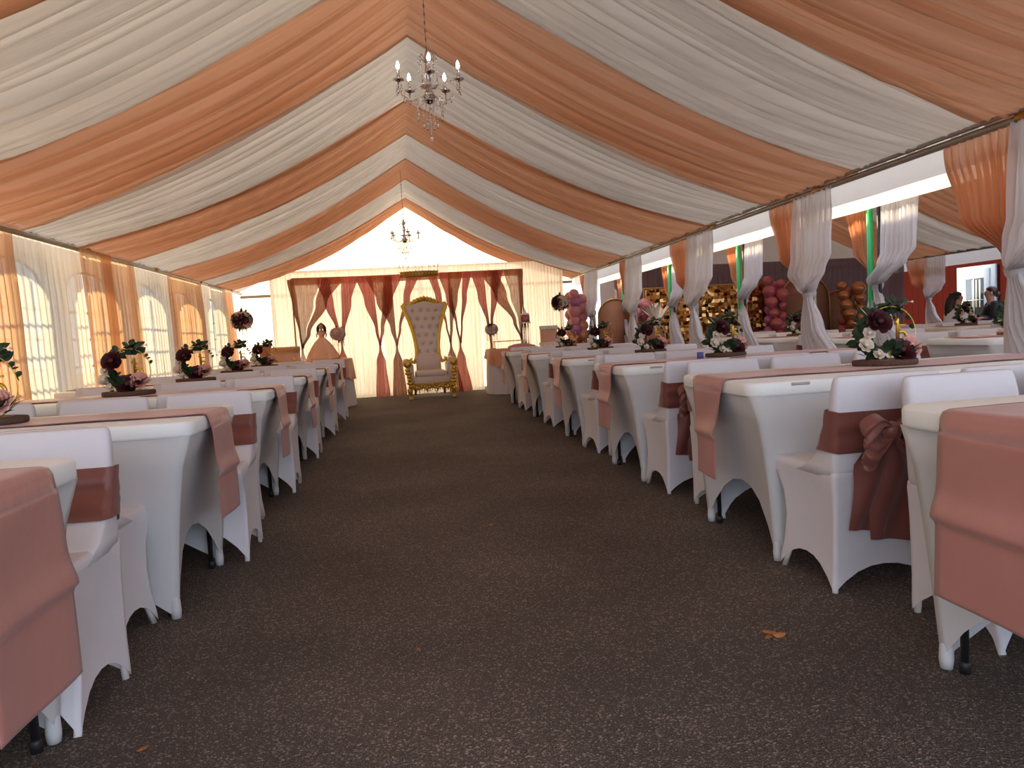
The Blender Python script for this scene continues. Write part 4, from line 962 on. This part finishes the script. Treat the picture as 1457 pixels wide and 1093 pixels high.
for gi, (x0, y0, n_, cols, lb) in enumerate(((7.95, 12.25, 26, ['bal_g', 'bal_g', 'bal_r'], 'gold and rose balloon cluster beside the tall rattan arch'), (6.45, 12.15, 26, ['bal_r', 'bal_r', 'bal_m'], 'dark rose balloon cluster on the corner of the gold sequin panel'), (4.05, 12.1, 18, ['bal_r', 'bal_p'], 'rose balloon cluster at the left corner of the gold sequin panel'))):
    t = empty('balloon_garland', (x0, y0, 0), label=lb, cat='balloons')
    for k in range(n_):
        if gi == 0: z = .1 + k * .056; x = .16 * sin(k * 2.2); 
        elif gi == 1: z = .1 + k * .062; x = .12 * sin(k * 2.2) 
        else: z = .1 + k * .075; x = .12 * sin(k * 2)
        r_ = rr.uniform(.08, .13); y = .12 * cos(k * 2.2)
        MB().lathe([(.002, -r_ * 1.1), (.012, -r_ * 1.08), (r_ * .55, -r_ * .75), (r_ * .93, -r_ * .25), (r_, .1 * r_), (r_ * .85, r_ * .55), (r_ * .5, r_ * .88), (.002, r_)], 16, (x, y, z)).build('balloon', cols[k % len(cols)], t)
# white lantern with basket plant
t = empty('pampas_basket', (4.1, 11.6, 0), label='rattan basket of pale plumes in the gap between the tied curtains', cat='plant'); MB().lathe([(.12, 0), (.15, .1), (.15, .75), (.13, .95), (.11, .94)], 20).build('basket', 'rattan', t)
m = MB()
for k in range(16):
    a = k * 2.4; T = Matrix.Translation((.03 * cos(a), .03 * sin(a), .9)) @ Matrix.Rotation(a, 4, 'Z') @ Matrix.Rotation(R(72 - (k % 4) * 6), 4, 'X'); leaf_grid(m, T, .5, .05)
m.build('plumes', 'ivp', t)

# ------------------------------------------------------------------ barn and house beyond
BX = 13.3
struct(MB().box((BX + 1.5, 12.4, 1.9), (3, 13.6, 3.8)), 'wall_barn', 'barn')
def bdoor(y, w, h, label, kind):
    t = empty(kind, (BX - .03, y, 0), label=label, cat='door' if kind == 'barn_door' else 'window')
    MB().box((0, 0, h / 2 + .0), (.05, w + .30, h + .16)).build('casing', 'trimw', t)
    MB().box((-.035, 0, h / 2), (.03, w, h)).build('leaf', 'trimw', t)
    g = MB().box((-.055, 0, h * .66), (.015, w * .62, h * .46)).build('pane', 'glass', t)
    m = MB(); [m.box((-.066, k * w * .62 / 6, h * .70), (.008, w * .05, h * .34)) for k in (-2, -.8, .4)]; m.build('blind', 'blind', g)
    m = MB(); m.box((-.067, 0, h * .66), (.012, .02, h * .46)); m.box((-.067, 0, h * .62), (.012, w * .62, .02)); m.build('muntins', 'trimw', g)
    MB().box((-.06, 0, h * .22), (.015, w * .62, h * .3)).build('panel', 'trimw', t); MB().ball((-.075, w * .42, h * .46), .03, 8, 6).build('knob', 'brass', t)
bdoor(15.55, .86, 1.86, 'white door with dark glass pane in the red barn wall', 'barn_door')
bdoor(13.75, .6, 1.86, 'white framed dark door at the right edge of the photo', 'barn_door')
struct(MB().box((BX + 1.55, 22.2, 1.8), (3, 6, 3.6)), 'wall_house', 'clap')
struct(MB().box((BX + .02, 19.22, 1.9), (.12, .16, 3.8)), 'trim_2', 'trimw')
t = empty('house_window', (BX + .02, 20.0, 1.45), label='small window in the pale clapboard wall left of the red barn', cat='window'); MB().box((0, 0, 0), (.08, .6, .9)).build('casing', 'trimw', t); MB().box((-.05, 0, 0), (.01, .46, .76)).build('pane', 'blind', t)

# ------------------------------------------------------------------ people
def person(loc, rz, label, top, hairm, hairlong, lean, sc=1.):
    t = empty('person', loc, rz, label=label, cat='person')
    V = []; E_ = []; Rr = []
    def jt(p, r, par=None):
        V.append(p); Rr.append(r); i = len(V) - 1
        if par is not None: E_.append((par, i))
        return i
    L = lean
    pel = jt((0, 0, .52), .125); wa = jt((0, L * .25, .68), .105, pel); ch = jt((0, L * .6, .86), .125, wa); nk = jt((0, L * .9, 1.02), .055, ch); hb = jt((0, L + .01, 1.10), .060, nk); hm = jt((0, L + .02, 1.165), .082, hb); jt((0, L + .015, 1.225), .066, hm)
    hands = []
    for sx in (-1, 1):
        hp = jt((sx * .09, .03, .50), .09, pel); kn = jt((sx * .11, .42, .50), .062, hp); an = jt((sx * .11, .40, .09), .038, kn); jt((sx * .11, .52, .035), .034, an)
        sh = jt((sx * .17, L * .75, .95), .052, ch); el = jt((sx * .22, L * .75 + .08, .72), .040, sh); wr = jt((sx * .15, L * .75 + .30, .80), .026, el); pm = jt((sx * .14, L * .75 + .36, .81), .024, wr)
        for k in range(4):
            b_ = jt((sx * .14 + (k - 1.5) * .018, L * .75 + .40, .81), .009, pm); jt((sx * .14 + (k - 1.5) * .019, L * .75 + .435 - .006 * abs(k - 1.5), .795), .008, b_)
        th_ = jt((sx * .14 - sx * .035, L * .75 + .375, .815), .009, pm); jt((sx * .14 - sx * .045, L * .75 + .40, .81), .008, th_)
    me = bpy.data.meshes.new('body'); me.from_pydata(V, E_, []); ob = bpy.data.objects.new('body', me); COL.objects.link(ob); ob.parent = t
    md = ob.modifiers.new('skin', 'SKIN'); 
    for i, r_ in enumerate(Rr): me.skin_vertices[0].data[i].radius = (r_, r_ * (.8 if i in (0, 1, 2) else 1))
    me.skin_vertices[0].data[0].use_root = True
    ss = ob.modifiers.new('sub', 'SUBSURF'); ss.levels = ss.render_levels = 2; me.materials.append(M['skin'])
    # clothing shells
    def shell_(name, mat, segs):
        m = MB(); [m.tube(p, r_, 14) for p, r_ in segs]; m.build(name, mat, t)
    shell_('top', top, [([(0, -.01, .50), (0, L * .12, .58), (0, L * .25, .68), (0, L * .45, .78), (0, L * .6, .87), (0, L * .75, .96), (0, L * .85, 1.0)], [.16, .155, .14, .15, .165, .13, .07])] +
           [([(sx * .10, L * .75, .965), (sx * .17, L * .75, .955), (sx * .20, L * .75 + .03, .86), (sx * .22, L * .75 + .07, .75)], [.075, .07, .062, .055]) for sx in (-1, 1)] + ([([(sx * .22, L * .75 + .07, .73), (sx * .155, L * .75 + .28, .795)], [.05, .036]) for sx in (-1, 1)] if top == 'shirtb' else []))
    shell_('trousers', 'pants', [([(0, -.02, .56), (0, -.01, .46), (0, 0, .42)], [.165, .17, .13])] + [([(sx * .085, 0, .5), (sx * .11, .25, .505), (sx * .112, .43, .49), (sx * .11, .41, .3), (sx * .11, .40, .12)], [.105, .09, .075, .062, .055]) for sx in (-1, 1)])
    shell_('shoes', 'black', [([(sx * .11, .38, .05), (sx * .11, .46, .05), (sx * .11, .56, .035)], [.045, .045, .034]) for sx in (-1, 1)])
    m = MB(); hc = (0, L - .012, 1.185); m.ball(hc, (.092, .098, .10), 16, 10, None)
    if hairlong: m.tube([(0, L - .05, 1.22), (0, L - .10, 1.12), (.01, L - .13, 1.0), (.02, L - .14, .88), (.0, L - .13, .78)], [.08, .085, .085, .07, .03], 12)
    else: m.ball((0, L - .10, 1.13), (.05, .06, .06), 10, 8)
    # open the face: push front verts back
    m.v = [(x, min(y, L + .045 - max(0, 1.215 - z) * 1.2) if z < 1.235 and z > 1.05 else y, z) for x, y, z in m.v]
    m.build('hair', hairm, t)
    MB().ball((0, L + .086, 1.158), (.010, .014, .016), 8, 6).build('nose', 'skin', t)
    for sx in (-1, 1): MB().ball((sx * .026, L + .080, 1.18), (.010, .007, .006), 8, 6).build('eye', 'hair', t); MB().ball((sx * .084, L + .01, 1.165), (.012, .02, .028), 8, 6).build('ear', 'skin', t)
    MB().ball((0, L + .077, 1.125), (.018, .007, .005), 8, 6).build('mouth', 'rose_v', t); t.scale = (sc,) * 3; return t
person((9.3, 11.5, 0), R(-105), 'seated person with long dark hair and white top, before the red barn', 'shirtw', 'hair', True, .12, 1.0)
person((10.32, 11.62, 0), R(65), 'seated person in black shirt with tied brown hair, before the white barn door', 'shirtb', 'hair2', False, .1, 1.05)
for x, y, rz_, lb in ((9.31, 11.5, R(-105), 'white covered chair under the person in the white top'), (10.34, 11.61, R(65), 'white covered chair under the person in the black shirt')):
    place_chair(x, y, rz_, lb, 'chairs of the second tent', False)

# ------------------------------------------------------------------ small things
o = tag(MB().box((0, 0, .022), (.035, .03, .044)).build('printed_card', 'blueb'), 'small blue and white card beside the third right centerpiece', 'card'); o.location = (2.02, 4.86, RT)
def leafscrap(x, y, s, mat, label, seed):
    rr = random.Random(seed); t = empty('dry_leaf', (x, y, .001), rr.uniform(0, 6), label=label, cat='leaf'); m = MB()
    for k in range(3 if s > .03 else 1): leaf_grid(m, Matrix.Translation((rr.uniform(-s, s) * .7, rr.uniform(-s, s) * .5, .004 + .004 * k)) @ Matrix.Rotation(rr.uniform(0, 6), 4, 'Z') @ Matrix.Rotation(.35, 4, 'Y'), s * 1.6, s * .5, 1.5)
    m.build('blade', mat, t)
leafscrap(1.10, 2.16, .031, 'dry', 'curled brown dry leaves on the asphalt near the right tables', 1)
leafscrap(-.02, 2.37, .018, 'dry', 'small tan leaf on the asphalt at the front of the aisle', 2)
leafscrap(.38, 3.85, .02, 'dry', 'small brown leaf on the asphalt in mid aisle', 3)
leafscrap(-.72, 1.98, .02, 'dry', 'orange leaf bit on the asphalt by the nearest left chair', 4)
leafscrap(-.25, 4.2, .012, 'paper', 'white paper scrap on the asphalt toward the left tables', 5)

# ------------------------------------------------------------------ light
w = bpy.data.worlds.new('world'); SC.world = w; w.use_nodes = True; nt = w.node_tree
bg = nt.nodes['Background']; bg.inputs[0].default_value = (.76, .82, 1, 1); bg.inputs[1].default_value = 1.9
sun = bpy.data.objects.new('sun', bpy.data.lights.new('sun', 'SUN')); COL.objects.link(sun)
sun.data.energy = 11; sun.data.angle = R(2.5); sun.data.color = (1, .80, .54)
sun.rotation_euler = Vector((-.52, .76, .46)).to_track_quat('Z', 'Y').to_euler()
SC.view_settings.view_transform = 'Standard'; SC.view_settings.look = 'None'; SC.view_settings.gamma = 1; SC.view_settings.use_curve_mapping = False
SC.view_settings.exposure = .72
cy = SC.cycles; cy.max_bounces = 10; cy.diffuse_bounces = 6; cy.transmission_bounces = 6; cy.transparent_max_bounces = 12; cy.glossy_bounces = 3
cy.sample_clamp_indirect = 6; cy.caustics_reflective = False; cy.caustics_refractive = False; cy.use_denoising = True
try: cy.denoiser = 'OPENIMAGEDENOISE'
except Exception: pass
